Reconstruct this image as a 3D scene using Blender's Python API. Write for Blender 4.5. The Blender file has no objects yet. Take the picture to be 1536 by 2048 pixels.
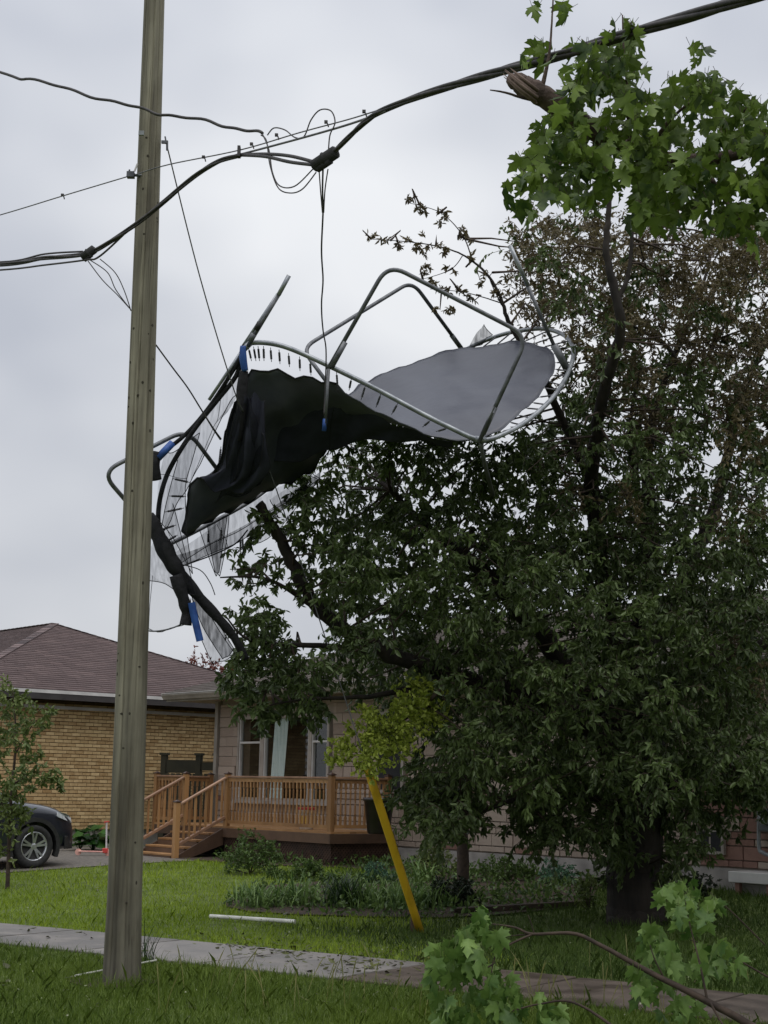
import bpy, bmesh, math, random
import numpy as np
from mathutils import Vector, Matrix

random.seed(11); RNG = np.random.default_rng(11)
SC = bpy.context.scene
COL = SC.collection
R = math.radians

# ------------------------------------------------------------------ camera
FPX = 3076.0                       # focal length in photo pixels (photo is 1536 x 2048)
PITCH, ROLL, CAMH = R(10.16), 0.019, 1.6
FWD = np.array([0, math.cos(PITCH), math.sin(PITCH)])
_u0 = np.array([0, -math.sin(PITCH), math.cos(PITCH)]); _r0 = np.array([1.0, 0, 0])
RGT = _r0 * math.cos(ROLL) + _u0 * math.sin(ROLL)
UPV = _u0 * math.cos(ROLL) - _r0 * math.sin(ROLL)
CAMP = np.array([0, 0, CAMH])
cd = bpy.data.cameras.new('camera'); cam = bpy.data.objects.new('camera', cd); COL.objects.link(cam)
cd.sensor_fit = 'VERTICAL'; cd.sensor_height = 36.0; cd.sensor_width = 27.0
cd.lens = FPX / 2048.0 * 36.0
cd.clip_start = 0.05; cd.clip_end = 3000
m3 = Matrix((tuple(RGT), tuple(UPV), tuple(-FWD))).transposed()
cam.matrix_world = Matrix.Translation(Vector(CAMP)) @ m3.to_4x4()
SC.camera = cam

# ------------------------------------------------------------------ overcast sky
W = bpy.data.worlds.new('World'); SC.world = W; W.use_nodes = True
nt = W.node_tree; nt.nodes.clear()
o = nt.nodes.new('ShaderNodeOutputWorld'); bg = nt.nodes.new('ShaderNodeBackground')
sky = nt.nodes.new('ShaderNodeTexSky'); sky.sky_type = 'NISHITA'; sky.sun_disc = False
SUN_EL, SUN_AZ = R(70), R(152)
sky.sun_elevation = SUN_EL; sky.sun_rotation = SUN_AZ
sky.air_density = 1.0; sky.dust_density = 4.0
SKYX, SKYZ = -18.26, 8.135
tc = nt.nodes.new('ShaderNodeTexCoord')
mp = nt.nodes.new('ShaderNodeMapping'); mp.inputs['Scale'].default_value = (1.0, 1.0, 1.6); mp.inputs['Location'].default_value = (SKYX, 0.0, SKYZ)
nz = nt.nodes.new('ShaderNodeTexNoise'); nz.inputs['Scale'].default_value = 3.2; nz.inputs['Detail'].default_value = 3.0
nz.inputs['Roughness'].default_value = 0.45
cr = nt.nodes.new('ShaderNodeValToRGB')
cr.color_ramp.elements[0].position = 0.36; cr.color_ramp.elements[0].color = (0.455, 0.480, 0.540, 1)
cr.color_ramp.elements[1].position = 0.64; cr.color_ramp.elements[1].color = (0.745, 0.760, 0.785, 1)
mx = nt.nodes.new('ShaderNodeMix'); mx.data_type = 'RGBA'; mx.inputs[0].default_value = 0.04
sm = nt.nodes.new('ShaderNodeMix'); sm.data_type = 'RGBA'; sm.blend_type = 'MULTIPLY'; sm.inputs[0].default_value = 1.0
sm.inputs[7].default_value = (0.1, 0.1, 0.1, 1)
nt.links.new(tc.outputs['Generated'], mp.inputs[0]); nt.links.new(mp.outputs[0], nz.inputs['Vector'])
nt.links.new(nz.outputs[0], cr.inputs[0]); nt.links.new(sky.outputs[0], sm.inputs[6])
nt.links.new(cr.outputs[0], mx.inputs[6]); nt.links.new(sm.outputs[2], mx.inputs[7])
sx = nt.nodes.new('ShaderNodeSeparateXYZ'); mr_ = nt.nodes.new('ShaderNodeMapRange')
mr_.inputs['From Min'].default_value = 0.0; mr_.inputs['From Max'].default_value = 1.0; mr_.inputs['To Min'].default_value = 0.90; mr_.inputs['To Max'].default_value = 1.45
nt.links.new(tc.outputs['Generated'], sx.inputs[0]); nt.links.new(sx.outputs[2], mr_.inputs['Value'])
nt.links.new(mx.outputs[2], bg.inputs[0]); nt.links.new(mr_.outputs[0], bg.inputs[1])
nt.links.new(bg.outputs[0], o.inputs[0])
sl = bpy.data.lights.new('sun', 'SUN'); sl.energy = 1.3; sl.angle = R(60); sl.color = (1.0, 0.97, 0.93)
so = bpy.data.objects.new('sun', sl); COL.objects.link(so)
so.rotation_euler = (R(90) - SUN_EL, 0, R(180) - SUN_AZ)
SC.view_settings.view_transform = 'Standard'; SC.view_settings.look = 'None'
SC.view_settings.exposure = 0.12; SC.view_settings.gamma = 1.0; SC.view_settings.use_curve_mapping = False
SC.cycles.max_bounces = 6; SC.cycles.transparent_max_bounces = 16
SC.cycles.diffuse_bounces = 3; SC.cycles.glossy_bounces = 2; SC.cycles.transmission_bounces = 3

# ------------------------------------------------------------------ survey helpers (photo pixel + distance -> place in the world)
def D(px, py): return FWD + (px - 768) / FPX * RGT + (1024 - py) / FPX * UPV
def P(px, py, Y):
    d = D(px, py); return CAMP + d * (Y / d[1])
def PZ(px, py, z):
    d = D(px, py); return CAMP + d * ((z - CAMH) / d[2])
SWD = np.array([0.824, -0.566]); SWE = np.array([0.566, 0.824]); SW0 = np.array([-4.24, 17.91])
def sdist(x, y): return (x - SW0[0]) * SWE[0] + (y - SW0[1]) * SWE[1]
def hgt(x, y):
    t = np.clip((sdist(x, y) - 2.0) / 8.0, 0, 1); return 0.25 * t * t * (3 - 2 * t)
def G(px, py):
    z = 0.0
    for _ in range(12):
        p = PZ(px, py, z); z = float(hgt(p[0], p[1]))
    return p
def proj(p):
    v = np.asarray(p) - CAMP; t = v @ FWD
    return 768 + FPX * (v @ RGT) / t, 1024 - FPX * (v @ UPV) / t
def projN(p):
    v = p - CAMP; t = v @ FWD
    return 768 + FPX * (v @ RGT) / t, 1024 - FPX * (v @ UPV) / t, t
def srgb(r, g, b):
    f = lambda c: (c / 255 / 12.92) if c / 255 <= 0.04045 else ((c / 255 + 0.055) / 1.055) ** 2.4
    return (f(r), f(g), f(b))

# ------------------------------------------------------------------ materials
def mat(name, col, col2=None, rough=0.7, scale=6.0, stretch=(1, 1, 1), detail=4, bump=0.0, bscale=None, metal=0.0, spec=0.5,
        rnd=0.0, attr=None, lo=0.35, hi=0.65, trans=0.0, alpha=None, coat=0.0, objspace=True, rough2=None):
    """noise between col and col2; rnd varies per object, attr varies per face island ('var')"""
    m = bpy.data.materials.new(name); m.use_nodes = True
    t = m.node_tree; b = t.nodes['Principled BSDF']; out = t.nodes['Material Output']
    L = t.links.new
    tcn = t.nodes.new('ShaderNodeTexCoord'); mpn = t.nodes.new('ShaderNodeMapping')
    mpn.inputs['Scale'].default_value = stretch
    L(tcn.outputs['Object' if objspace else 'Generated'], mpn.inputs[0])
    n = t.nodes.new('ShaderNodeTexNoise'); n.inputs['Scale'].default_value = scale; n.inputs['Detail'].default_value = detail
    L(mpn.outputs[0], n.inputs['Vector'])
    if rnd:
        oi = t.nodes.new('ShaderNodeObjectInfo'); va = t.nodes.new('ShaderNodeVectorMath'); va.operation = 'SCALE'
        cb = t.nodes.new('ShaderNodeCombineXYZ'); L(oi.outputs['Random'], cb.inputs[0]); L(oi.outputs['Random'], cb.inputs[1])
        va.inputs['Scale'].default_value = 37.0; L(cb.outputs[0], va.inputs[0]); L(va.outputs[0], mpn.inputs['Location'])
    rp = t.nodes.new('ShaderNodeValToRGB')
    rp.color_ramp.elements[0].position = lo; rp.color_ramp.elements[1].position = hi
    c2 = col2 or col
    rp.color_ramp.elements[0].color = (*col, 1); rp.color_ramp.elements[1].color = (*c2, 1)
    fac = n.outputs[0]
    if attr:
        an = t.nodes.new('ShaderNodeAttribute'); an.attribute_name = attr
        ad = t.nodes.new('ShaderNodeMath'); ad.operation = 'MULTIPLY_ADD'; ad.inputs[1].default_value = 0.75
        mu = t.nodes.new('ShaderNodeMath'); mu.operation = 'MULTIPLY'; mu.inputs[1].default_value = 0.25
        L(n.outputs[0], mu.inputs[0]); L(an.outputs['Fac'], ad.inputs[0]); L(mu.outputs[0], ad.inputs[2]); fac = ad.outputs[0]
    if rnd:
        ad = t.nodes.new('ShaderNodeMath'); ad.operation = 'MULTIPLY_ADD'; ad.inputs[1].default_value = rnd; 
        sb = t.nodes.new('ShaderNodeMath'); sb.operation = 'SUBTRACT'; sb.inputs[1].default_value = 0.5
        L(oi.outputs['Random'], sb.inputs[0]); L(sb.outputs[0], ad.inputs[0]); L(fac, ad.inputs[2]); fac = ad.outputs[0]
    L(fac, rp.inputs[0]); L(rp.outputs[0], b.inputs['Base Color'])
    b.inputs['Roughness'].default_value = rough; b.inputs['Metallic'].default_value = metal
    if rough2 is not None:
        mr = t.nodes.new('ShaderNodeMapRange'); mr.inputs['To Min'].default_value = rough; mr.inputs['To Max'].default_value = rough2
        mr.inputs['From Min'].default_value = lo; mr.inputs['From Max'].default_value = hi
        L(n.outputs[0], mr.inputs['Value']); L(mr.outputs[0], b.inputs['Roughness'])
    b.inputs['Specular IOR Level'].default_value = spec
    if coat: b.inputs['Coat Weight'].default_value = coat; b.inputs['Coat Roughness'].default_value = 0.06
    if bump:
        bn = t.nodes.new('ShaderNodeBump'); bn.inputs['Strength'].default_value = bump; bn.inputs['Distance'].default_value = 0.02
        src = n
        if bscale:
            src = t.nodes.new('ShaderNodeTexNoise'); src.inputs['Scale'].default_value = bscale; src.inputs['Detail'].default_value = 5
            L(mpn.outputs[0], src.inputs['Vector'])
        L(src.outputs[0], bn.inputs['Height']); L(bn.outputs[0], b.inputs['Normal'])
    sh = b.outputs[0]
    if trans:
        tr = t.nodes.new('ShaderNodeBsdfTranslucent'); L(rp.outputs[0], tr.inputs[0])
        ms = t.nodes.new('ShaderNodeMixShader'); ms.inputs[0].default_value = trans
        L(sh, ms.inputs[1]); L(tr.outputs[0], ms.inputs[2]); sh = ms.outputs[0]
    if alpha is not None:
        tp = t.nodes.new('ShaderNodeBsdfTransparent'); ms = t.nodes.new('ShaderNodeMixShader'); ms.inputs[0].default_value = alpha
        L(tp.outputs[0], ms.inputs[1]); L(sh, ms.inputs[2]); sh = ms.outputs[0]
    L(sh, out.inputs[0])
    return m

M = {}
# ------------------------------------------------------------------ mesh helpers
def tag(o, label=None, cat=None, group=None, kind=None):
    if label: o['label'] = label
    if cat: o['category'] = cat
    if group: o['group'] = group
    if kind: o['kind'] = kind
    return o
def empty(name, loc=(0, 0, 0), rz=0.0):
    o = bpy.data.objects.new(name, None); COL.objects.link(o); o.location = tuple(loc); o.rotation_euler = (0, 0, rz)
    o.empty_display_size = 0.1; return o
def link(name, me, material=None, parent=None, loc=None, rot=None, scale=None):
    o = bpy.data.objects.new(name, me); COL.objects.link(o)
    if material is not None and len(me.materials) == 0: me.materials.append(material)
    if parent is not None: o.parent = parent
    if loc is not None: o.location = tuple(loc)
    if rot is not None: o.rotation_euler = rot
    if scale is not None: o.scale = scale
    return o
def nmesh(name, verts, faces, smooth=False, var=None):
    """verts (N,3) array, faces (M,k) array of equal size"""
    me = bpy.data.meshes.new(name)
    v = np.asarray(verts, np.float32); f = np.asarray(faces, np.int32)
    me.vertices.add(len(v)); me.vertices.foreach_set('co', v.ravel())
    k = f.shape[1]; me.loops.add(f.size); me.loops.foreach_set('vertex_index', f.ravel())
    me.polygons.add(len(f)); me.polygons.foreach_set('loop_start', np.arange(0, f.size, k, dtype=np.int32))
    me.polygons.foreach_set('loop_total', np.full(len(f), k, np.int32))
    if smooth: me.polygons.foreach_set('use_smooth', np.ones(len(f), bool))
    if var is not None:
        a = me.attributes.new('var', 'FLOAT', 'POINT'); a.data.foreach_set('value', np.asarray(var, np.float32))
    me.update(calc_edges=True); return me
class MB:
    def __init__(s): s.v = []; s.f = []; s.var = []
    def add(s, vs, fs, var=0.5):
        b = len(s.v); s.v.extend([tuple(map(float, p)) for p in vs]); s.f.extend([tuple(b + i for i in q) for q in fs]); s.var.extend([var] * len(vs)); return s
    def box(s, x0, x1, y0, y1, z0, z1, ax=None, org=(0, 0, 0), var=0.5):
        c = [(x, y, z) for z in (z0, z1) for y in (y0, y1) for x in (x0, x1)]
        if ax is not None:
            A = np.array(ax); c = [np.array(org) + np.array(p) @ A for p in c]
        elif org != (0, 0, 0): c = [np.array(org) + np.array(p) for p in c]
        return s.add(c, [(0, 2, 3, 1), (4, 5, 7, 6), (0, 1, 5, 4), (2, 6, 7, 3), (0, 4, 6, 2), (1, 3, 7, 5)], var)
    def beam(s, a, b, w, h, up=(0, 0, 1), var=0.5, ext=0.0):
        a = np.array(a, float); b = np.array(b, float); d = b - a; L = np.linalg.norm(d); d /= L
        u = np.array(up, float); side = np.cross(d, u)
        if np.linalg.norm(side) < 1e-4: side = np.cross(d, (1, 0, 0))
        side /= np.linalg.norm(side); u = np.cross(side, d)
        return s.box(-ext, L + ext, -w / 2, w / 2, -h / 2, h / 2, ax=(d, side, u), org=tuple(a), var=var)
    def tube(s, pts, r, n=8, caps=True, var=0.5):
        P_ = np.array(pts, float); k = len(P_)
        r = np.full(k, r, float) if np.isscalar(r) else np.array(r, float)
        if len(r) != k: r = np.interp(np.linspace(0, 1, k), np.linspace(0, 1, len(r)), r)
        T = np.gradient(P_, axis=0); T /= np.maximum(np.linalg.norm(T, axis=1), 1e-9)[:, None]
        ref = np.array([0, 0, 1.0]) if abs(T[0][2]) < 0.9 else np.array([1.0, 0, 0])
        N = np.cross(T[0], ref); N /= np.linalg.norm(N); rings = []
        an = np.linspace(0, 2 * math.pi, n, endpoint=False)
        for i in range(k):
            N = N - T[i] * (N @ T[i]); N /= max(np.linalg.norm(N), 1e-9); B = np.cross(T[i], N)
            rings.append(P_[i] + r[i] * (np.cos(an)[:, None] * N + np.sin(an)[:, None] * B))
        vs = np.concatenate(rings); fs = []
        for i in range(k - 1):
            for j in range(n):
                j2 = (j + 1) % n; fs.append((i * n + j, i * n + j2, (i + 1) * n + j2, (i + 1) * n + j))
        if caps: fs.append(tuple(range(n - 1, -1, -1))); fs.append(tuple((k - 1) * n + j for j in range(n)))
        return s.add(vs, fs, var)
    def lathe(s, prof, n=24, org=(0, 0, 0), ax=None):
        """prof list of (r,z) turned about z"""
        an = np.linspace(0, 2 * math.pi, n, endpoint=False); vs = []
        for r, z in prof:
            for a in an: vs.append((r * math.cos(a), r * math.sin(a), z))
        vs = np.array(vs)
        if ax is not None: vs = vs @ np.array(ax)
        vs = vs + np.array(org); fs = []
        for i in range(len(prof) - 1):
            for j in range(n):
                j2 = (j + 1) % n; fs.append((i * n + j, i * n + j2, (i + 1) * n + j2, (i + 1) * n + j))
        fs.append(tuple(range(n - 1, -1, -1))); fs.append(tuple((len(prof) - 1) * n + j for j in range(n)))
        return s.add(vs, fs)
    def mesh(s, name, smooth=False):
        me = bpy.data.meshes.new(name); me.from_pydata(s.v, [], s.f)
        if smooth: me.polygons.foreach_set('use_smooth', np.ones(len(me.polygons), bool))
        a = me.attributes.new('var', 'FLOAT', 'POINT'); a.data.foreach_set('value', np.array(s.var, np.float32))
        me.update(); return me
    def build(s, name, material, parent=None, smooth=False, bevel=0.0, origin=None):
        me = s.mesh(name, smooth)
        if origin is not None:
            me.transform(Matrix.Translation(-Vector(tuple(origin))))
        o = link(name, me, material, parent, loc=origin)
        if bevel:
            md = o.modifiers.new('bevel', 'BEVEL'); md.width = bevel; md.segments = 2; md.limit_method = 'ANGLE'
        return o
def smooth_angle(o):
    me = o.data; me.polygons.foreach_set('use_smooth', np.ones(len(me.polygons), bool))
    me.set_sharp_from_angle(angle=R(35)); return o
def crom(pts, per=6, closed=False):
    """Catmull-Rom through points (any dimension)"""
    Q = np.array(pts, float); n = len(Q); out = []
    rng = range(n) if closed else range(n - 1)
    for i in rng:
        if closed: a, b, c, d = Q[(i - 1) % n], Q[i], Q[(i + 1) % n], Q[(i + 2) % n]
        else: a, b, c, d = Q[max(i - 1, 0)], Q[i], Q[i + 1], Q[min(i + 2, n - 1)]
        for k in range(per):
            t = k / per
            out.append(0.5 * ((2 * b) + (-a + c) * t + (2 * a - 5 * b + 4 * c - d) * t * t + (-a + 3 * b - 3 * c + d) * t ** 3))
    if not closed: out.append(Q[-1])
    return np.array(out)
def fillet(pts, r=0.12, k=6):
    Q = [np.array(p, float) for p in pts]; out = [Q[0]]
    for i in range(1, len(Q) - 1):
        a, b, c = Q[i - 1], Q[i], Q[i + 1]
        la, lc = np.linalg.norm(a - b), np.linalg.norm(c - b); q = min(r, la * 0.45, lc * 0.45)
        s_, e_ = b + (a - b) / la * q, b + (c - b) / lc * q
        for j in range(k + 1):
            t = j / k; out.append((1 - t) ** 2 * s_ + 2 * t * (1 - t) * b + t * t * e_)
    out.append(Q[-1]); return np.array(out)
def dense(pts, step):
    Q = np.array(pts, float); out = [Q[0]]
    for a, b in zip(Q[:-1], Q[1:]):
        n = max(1, int(np.linalg.norm(b - a) / step))
        for j in range(1, n + 1): out.append(a + (b - a) * j / n)
    return np.array(out)
def wp(l): return [P(*q[:3]) for q in l]
def nrm(v): v = np.asarray(v, float); return v / np.maximum(np.linalg.norm(v, axis=-1, keepdims=True), 1e-9)

# leaf meshes in bulk: a folded six-point leaf per position
def leaf_cloud(name, pos, axis, side, length, width, var, fold=0.25, curl=0.15):
    pos = np.asarray(pos); n = len(pos); axis = nrm(axis); side = nrm(side - axis * np.sum(side * axis, 1, keepdims=True)); up = np.cross(side, axis)
    l = np.asarray(length)[:, None]; w = np.asarray(width)[:, None]
    mid = lambda t: pos + axis * l * t - up * l * curl * t * t
    V = np.stack([mid(0), mid(0.3) + side * w * 0.45 + up * w * fold, mid(0.68) + side * w * 0.36 + up * w * fold,
                  mid(1.0), mid(0.68) - side * w * 0.36 + up * w * fold, mid(0.3) - side * w * 0.45 + up * w * fold], 1).reshape(-1, 3)
    b = (np.arange(n) * 6)[:, None]
    F_ = np.concatenate([b + np.array([[0, 1, 2, 3]]), b + np.array([[0, 3, 4, 5]])], 0)
    return nmesh(name, V, F_, var=np.repeat(var, 6))

# ------------------------------------------------------------------ ground
M['soil'] = mat('lawn_soil', srgb(64, 78, 30), srgb(92, 108, 42), rough=0.95, scale=3.0, bump=0.3, bscale=40)
M['dirt'] = mat('garden_dirt', srgb(44, 36, 27), srgb(66, 52, 38), rough=0.95, scale=9, bump=0.6, bscale=30)
M['drive'] = mat('driveway_gravel', srgb(84, 80, 76), srgb(112, 106, 98), rough=0.75, scale=14, bump=0.35, bscale=70, detail=8)
M['walk'] = mat('sidewalk_concrete', srgb(102, 98, 95), srgb(136, 131, 127), rough=0.38, rough2=0.75, scale=2.2, bump=0.15, bscale=60, rnd=0.25, detail=8)
M['walk_mud'] = mat('muddy_concrete', srgb(64, 54, 46), srgb(98, 86, 76), rough=0.5, rough2=0.8, scale=2.6, bump=0.2, bscale=40, rnd=0.2, detail=8)
M['grass'] = mat('grass_blade', srgb(82, 112, 26), srgb(160, 180, 58), rough=0.55, scale=0.7, attr='var', lo=0.2, hi=0.85, trans=0.25, spec=0.3)
M['grass_b'] = mat('darker_grass_blade', srgb(50, 76, 24), srgb(118, 138, 52), rough=0.55, scale=0.7, attr='var', lo=0.2, hi=0.95, trans=0.25, spec=0.3)  # darker than the lawn blades
M['grass_shade_tone'] = mat('shade_toned_blade', srgb(38, 60, 22), srgb(92, 114, 46), rough=0.55, scale=0.7, attr='var', lo=0.2, hi=0.95, trans=0.2, spec=0.3)  # darkened grass colour: the shade under the tree painted into the blades
def ground_sheet():
    xs = np.concatenate([[-900, -300, -100, -50], np.arange(-24, 24.1, 0.8), [50, 100, 300, 900]])
    ys = np.concatenate([[-300, -100, -30, -8], np.arange(0, 56.1, 0.8), [90, 160, 400, 1500]])
    X, Y = np.meshgrid(xs, ys); Z = hgt(X, Y)
    V = np.stack([X, Y, Z], -1).reshape(-1, 3); nx = len(xs); F_ = []
    for j in range(len(ys) - 1):
        for i in range(nx - 1):
            a = j * nx + i; F_.append((a, a + 1, a + nx + 1, a + nx))
    o = link('ground', nmesh('ground', V, F_, True), M['soil']); tag(o, kind='structure'); return o
ground_sheet()
def in_poly(x, y, poly):
    x = np.asarray(x); ins = np.zeros(x.shape, bool); n = len(poly)
    for i in range(n):
        x0, y0 = poly[i]; x1, y1 = poly[(i + 1) % n]
        c = ((y0 > y) != (y1 > y)) & (x < (x1 - x0) * (y - y0) / (y1 - y0 + 1e-12) + x0); ins ^= c
    return ins
def sheet(name, poly, material, lift, kind='structure', step=0.5):
    """flat-ish sheet that follows the ground"""
    bm = bmesh.new(); vs = [bm.verts.new((x, y, 0)) for x, y in poly]; bm.faces.new(vs)
    xs = [p[0] for p in poly]; ys = [p[1] for p in poly]
    for a, lo, hi in ((0, min(xs), max(xs)), (1, min(ys), max(ys))):
        c = math.ceil(lo / step) * step
        while c < hi:
            no = (1, 0, 0) if a == 0 else (0, 1, 0); co = (c, 0, 0) if a == 0 else (0, c, 0)
            bmesh.ops.bisect_plane(bm, geom=bm.verts[:] + bm.edges[:] + bm.faces[:], plane_co=co, plane_no=no); c += step
    for v in bm.verts: v.co.z = float(hgt(v.co.x, v.co.y)) + lift
    bm.normal_update()
    for f in bm.faces:
        if f.normal.z < 0: f.normal_flip()
    me = bpy.data.meshes.new(name); bm.to_mesh(me); bm.free()
    return tag(link(name, me, material), kind=kind)

# sidewalk: separate poured slabs
SW_W = 1.5
walk = empty('sidewalk'); tag(walk, kind='structure')
SWROT = math.atan2(SWD[1], SWD[0])
t0 = -14.0
_b = [SW0 + SWD * -14.5, SW0 + SWD * 23, SW0 + SWD * 23 - SWE * SW_W, SW0 + SWD * -14.5 - SWE * SW_W]
sheet('sidewalk_base', [tuple(q) for q in _b], M['dirt'], 0.006, step=2.0)
while t0 < 22:
    L_ = 1.52
    c = SW0 + SWD * (t0 + L_ / 2) - SWE * SW_W / 2
    mb = MB().box(-L_ / 2 + 0.022, L_ / 2 - 0.022, -SW_W / 2, SW_W / 2, -0.10, 0.022)
    s_ = mb.build('slab', M['walk_mud'] if t0 > 5.4 else M['walk'], walk, bevel=0.008)
    s_.location = (c[0], c[1], 0.0); s_.rotation_euler = (random.gauss(0, 0.003), random.gauss(0, 0.003), SWROT)
    t0 += L_
def on_walk(x, y, pad=0.0):
    s = sdist(x, y); return (s < pad) & (s > -SW_W - pad)

# driveway between the houses
YHO = np.array([-6.95, 33.0]); NX = np.array([0.766, 0.643]); WX = np.array([-0.643, 0.766])
DE = np.array([-5.30, 26.55])             # a point on the lawn edge of the driveway
_dr = [DE + NX * -9.0, DE + NX * 1.75, DE + NX * 12, DE + NX * 12 + WX * 5.6, DE + WX * 5.6 + NX * -9]
DRIVE = [tuple(p) for p in _dr]
sheet('driveway', DRIVE, M['drive'], 0.012)
BED = [tuple(G(*q)[:2]) for q in ((455, 1800), (520, 1775), (640, 1765), (760, 1762), (900, 1752), (1080, 1756), (1200, 1768), (1185, 1800), (1130, 1818), (1000, 1832), (880, 1838), (740, 1836), (600, 1832), (500, 1826), (450, 1815))]
sheet('garden_bed', BED, M['dirt'], 0.02, step=0.4)
_w0 = np.array([P(660, 1600, 29.5)[0], 29.5])     # point on the front wall of the pale house
HA = np.array([0.643, -0.766])
STRIP = [tuple(_w0 + HA * a + NX * b) for a, b in ((-1.9, -2.6), (1.0, -2.4), (2.2, -1.6), (9, -0.9), (9, 0.3), (-1.9, 0.3))]
sheet('foundation_bed', STRIP, M['dirt'], 0.016, step=0.4)

# ------------------------------------------------------------------ grass blades
def grass(name, n, x0, x1, y0, y1, hmean, wid, keep, seed, label=None, m='grass'):
    r = np.random.default_rng(seed)
    y = y0 + (y1 - y0) * r.random(n) ** 1.25; xr = (x0 + (x1 - x0) * r.random(n))
    x = xr * (y * 0.26 + 0.9)                        # wedge a little wider than the view
    k = keep(x, y); x, y = x[k], y[k]; n = len(x)
    z = hgt(x, y)
    tall = r.gamma(4.0, 0.25, n) * hmean * (0.75 + 0.5 * (np.sin(x * 1.7 + y * 0.6) * np.sin(y * 1.3 - x * 0.4) * 0.5 + 0.5))
    a = r.random(n) * 2 * math.pi; lean = r.random(n) * 0.9 * tall
    dx, dy = np.cos(a), np.sin(a); w = wid * (0.6 + 0.8 * r.random(n)) * (0.6 + y / 22)
    b = r.random(n) * 2 * math.pi; sx, sy = np.cos(b) * w / 2, np.sin(b) * w / 2
    B = np.stack([x, y, z - 0.005], 1)
    S = np.stack([sx, sy, 0 * sx], 1); Lx = np.stack([dx * lean, dy * lean, 0 * lean], 1)
    mid = B + Lx * 0.3 + np.stack([0 * x, 0 * x, tall * 0.6], 1); top = B + Lx + np.stack([0 * x, 0 * x, tall], 1)
    V = np.stack([B - S, B + S, mid + S * 0.8, top, mid - S * 0.8], 1).reshape(-1, 3)
    i = (np.arange(n) * 5)[:, None]
    F_ = i + np.array([[0, 1, 2, 3, 4]])
    patch = 0.5 + 0.5 * np.sin(x * 0.9 + 1.3 * np.sin(y * 0.7)) * np.sin(y * 0.8 + 0.7 * np.sin(x * 0.9))
    var = np.clip(0.25 + 0.45 * r.random(n) + 0.3 * patch, 0, 1)
    o = link(name, nmesh(name, V, F_, var=np.repeat(var, 5)), M[m]); tag(o, label, kind='stuff'); return o
PB0 = G(243, 1965)
sheet('pole_soil', [(PB0[0] - .06 + (.36 + .06 * math.sin(3 * a_)) * math.cos(a_), PB0[1] - .08 + (.34 + .05 * math.cos(4 * a_)) * math.sin(a_)) for a_ in np.linspace(0, 6.283, 18, endpoint=False)], M['dirt'], 0.012, step=.4)
def lawn_ok(x, y):
    return (~on_walk(x, y, 0.02)) & (~in_poly(x, y, DRIVE)) & (~in_poly(x, y, BED)) & (~in_poly(x, y, STRIP)) & \
        (np.hypot(x - 3.2, y - 19.8) > 0.45) & (np.hypot(x - PB0[0], (y - PB0[1])) > 0.20 + 0.10 * np.sin(np.arctan2(y - PB0[1], x - PB0[0]) * 3 + 1)) & (((x - _w0[0]) * NX[0] + (y - _w0[1]) * NX[1]) < 0) & ((x - YHO[0]) * WX[0] + (y - YHO[1]) * WX[1] < -0.4)
grass('boulevard_grass', 190000, -1, 1, 9.6, 18.0, 0.056, 0.0038, lambda x, y: lawn_ok(x, y) & (sdist(x, y) < 0), 3, 'shaggy green grass between the sidewalk and the street', 'grass_b')
def shade_mask(x, y):  # picks blades for the painted shade, more of them towards the tree
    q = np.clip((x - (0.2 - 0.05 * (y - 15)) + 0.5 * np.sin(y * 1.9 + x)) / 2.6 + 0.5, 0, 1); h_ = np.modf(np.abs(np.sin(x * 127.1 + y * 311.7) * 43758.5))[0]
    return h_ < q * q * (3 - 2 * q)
grass('lawn_grass', 190000, -1, 1, 13.0, 31.0, 0.042, 0.0050, lambda x, y: lawn_ok(x, y) & (sdist(x, y) > 0) & ~shade_mask(x, y), 4, 'mown green lawn in front of the houses')
grass('shade_toned_grass', 190000, -1, 1, 11.5, 27.0, 0.062, 0.0052, lambda x, y: lawn_ok(x, y) & (sdist(x, y) > 0) & shade_mask(x, y), 14, 'long uncut grass under the crabapple tree with tree shade put into its colour', 'grass_shade_tone')

# ------------------------------------------------------------------ roofs made of shingle courses
M['shing_y'] = mat('shingle_purple_brown', srgb(62, 50, 51), srgb(118, 100, 98), rough=0.72, scale=2.5, attr='var', lo=0.15, hi=0.9, bump=0.2, bscale=120)
M['shing_w'] = mat('shingle_grey_brown', srgb(72, 66, 62), srgb(122, 112, 106), rough=0.75, scale=2.5, attr='var', lo=0.15, hi=0.9, bump=0.2, bscale=120)
M['mortar'] = mat('mortar_dark', srgb(104, 84, 58), srgb(124, 102, 72), rough=0.9, scale=12)
M['white_trim'] = mat('white_painted_trim', srgb(184, 182, 180), srgb(206, 204, 202), rough=0.5, scale=3)
M['grey_trim'] = mat('weathered_grey_trim', srgb(128, 123, 116), srgb(150, 144, 136), rough=0.55, scale=4)
M['soffit'] = mat('dark_soffit', srgb(46, 42, 42), srgb(58, 54, 54), rough=0.6, scale=4)
M['concrete'] = mat('foundation_concrete', srgb(128, 124, 120), srgb(158, 153, 148), rough=0.85, scale=3, bump=0.25, bscale=30, detail=8)
M['ybrick'] = mat('yellow_brick', srgb(162, 130, 86), srgb(214, 186, 138), rough=0.85, scale=9, rnd=0.55, lo=0.05, hi=0.8, bump=0.25, bscale=60)
M['ybrick_s'] = mat('yellow_brick_run', srgb(162, 130, 86), srgb(214, 186, 138), rough=0.85, scale=9, attr='var', lo=0.1, hi=0.9, bump=0.25, bscale=60)
M['stone'] = mat('pale_stone', srgb(142, 126, 114), srgb(164, 149, 136), rough=0.85, scale=5, rnd=0.6, lo=0.1, hi=0.8, bump=0.4, bscale=28)
M['stone_s'] = mat('pale_stone_run', srgb(142, 126, 114), srgb(164, 149, 136), rough=0.85, scale=5, attr='var', lo=0.1, hi=0.9, bump=0.4, bscale=28)
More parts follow.
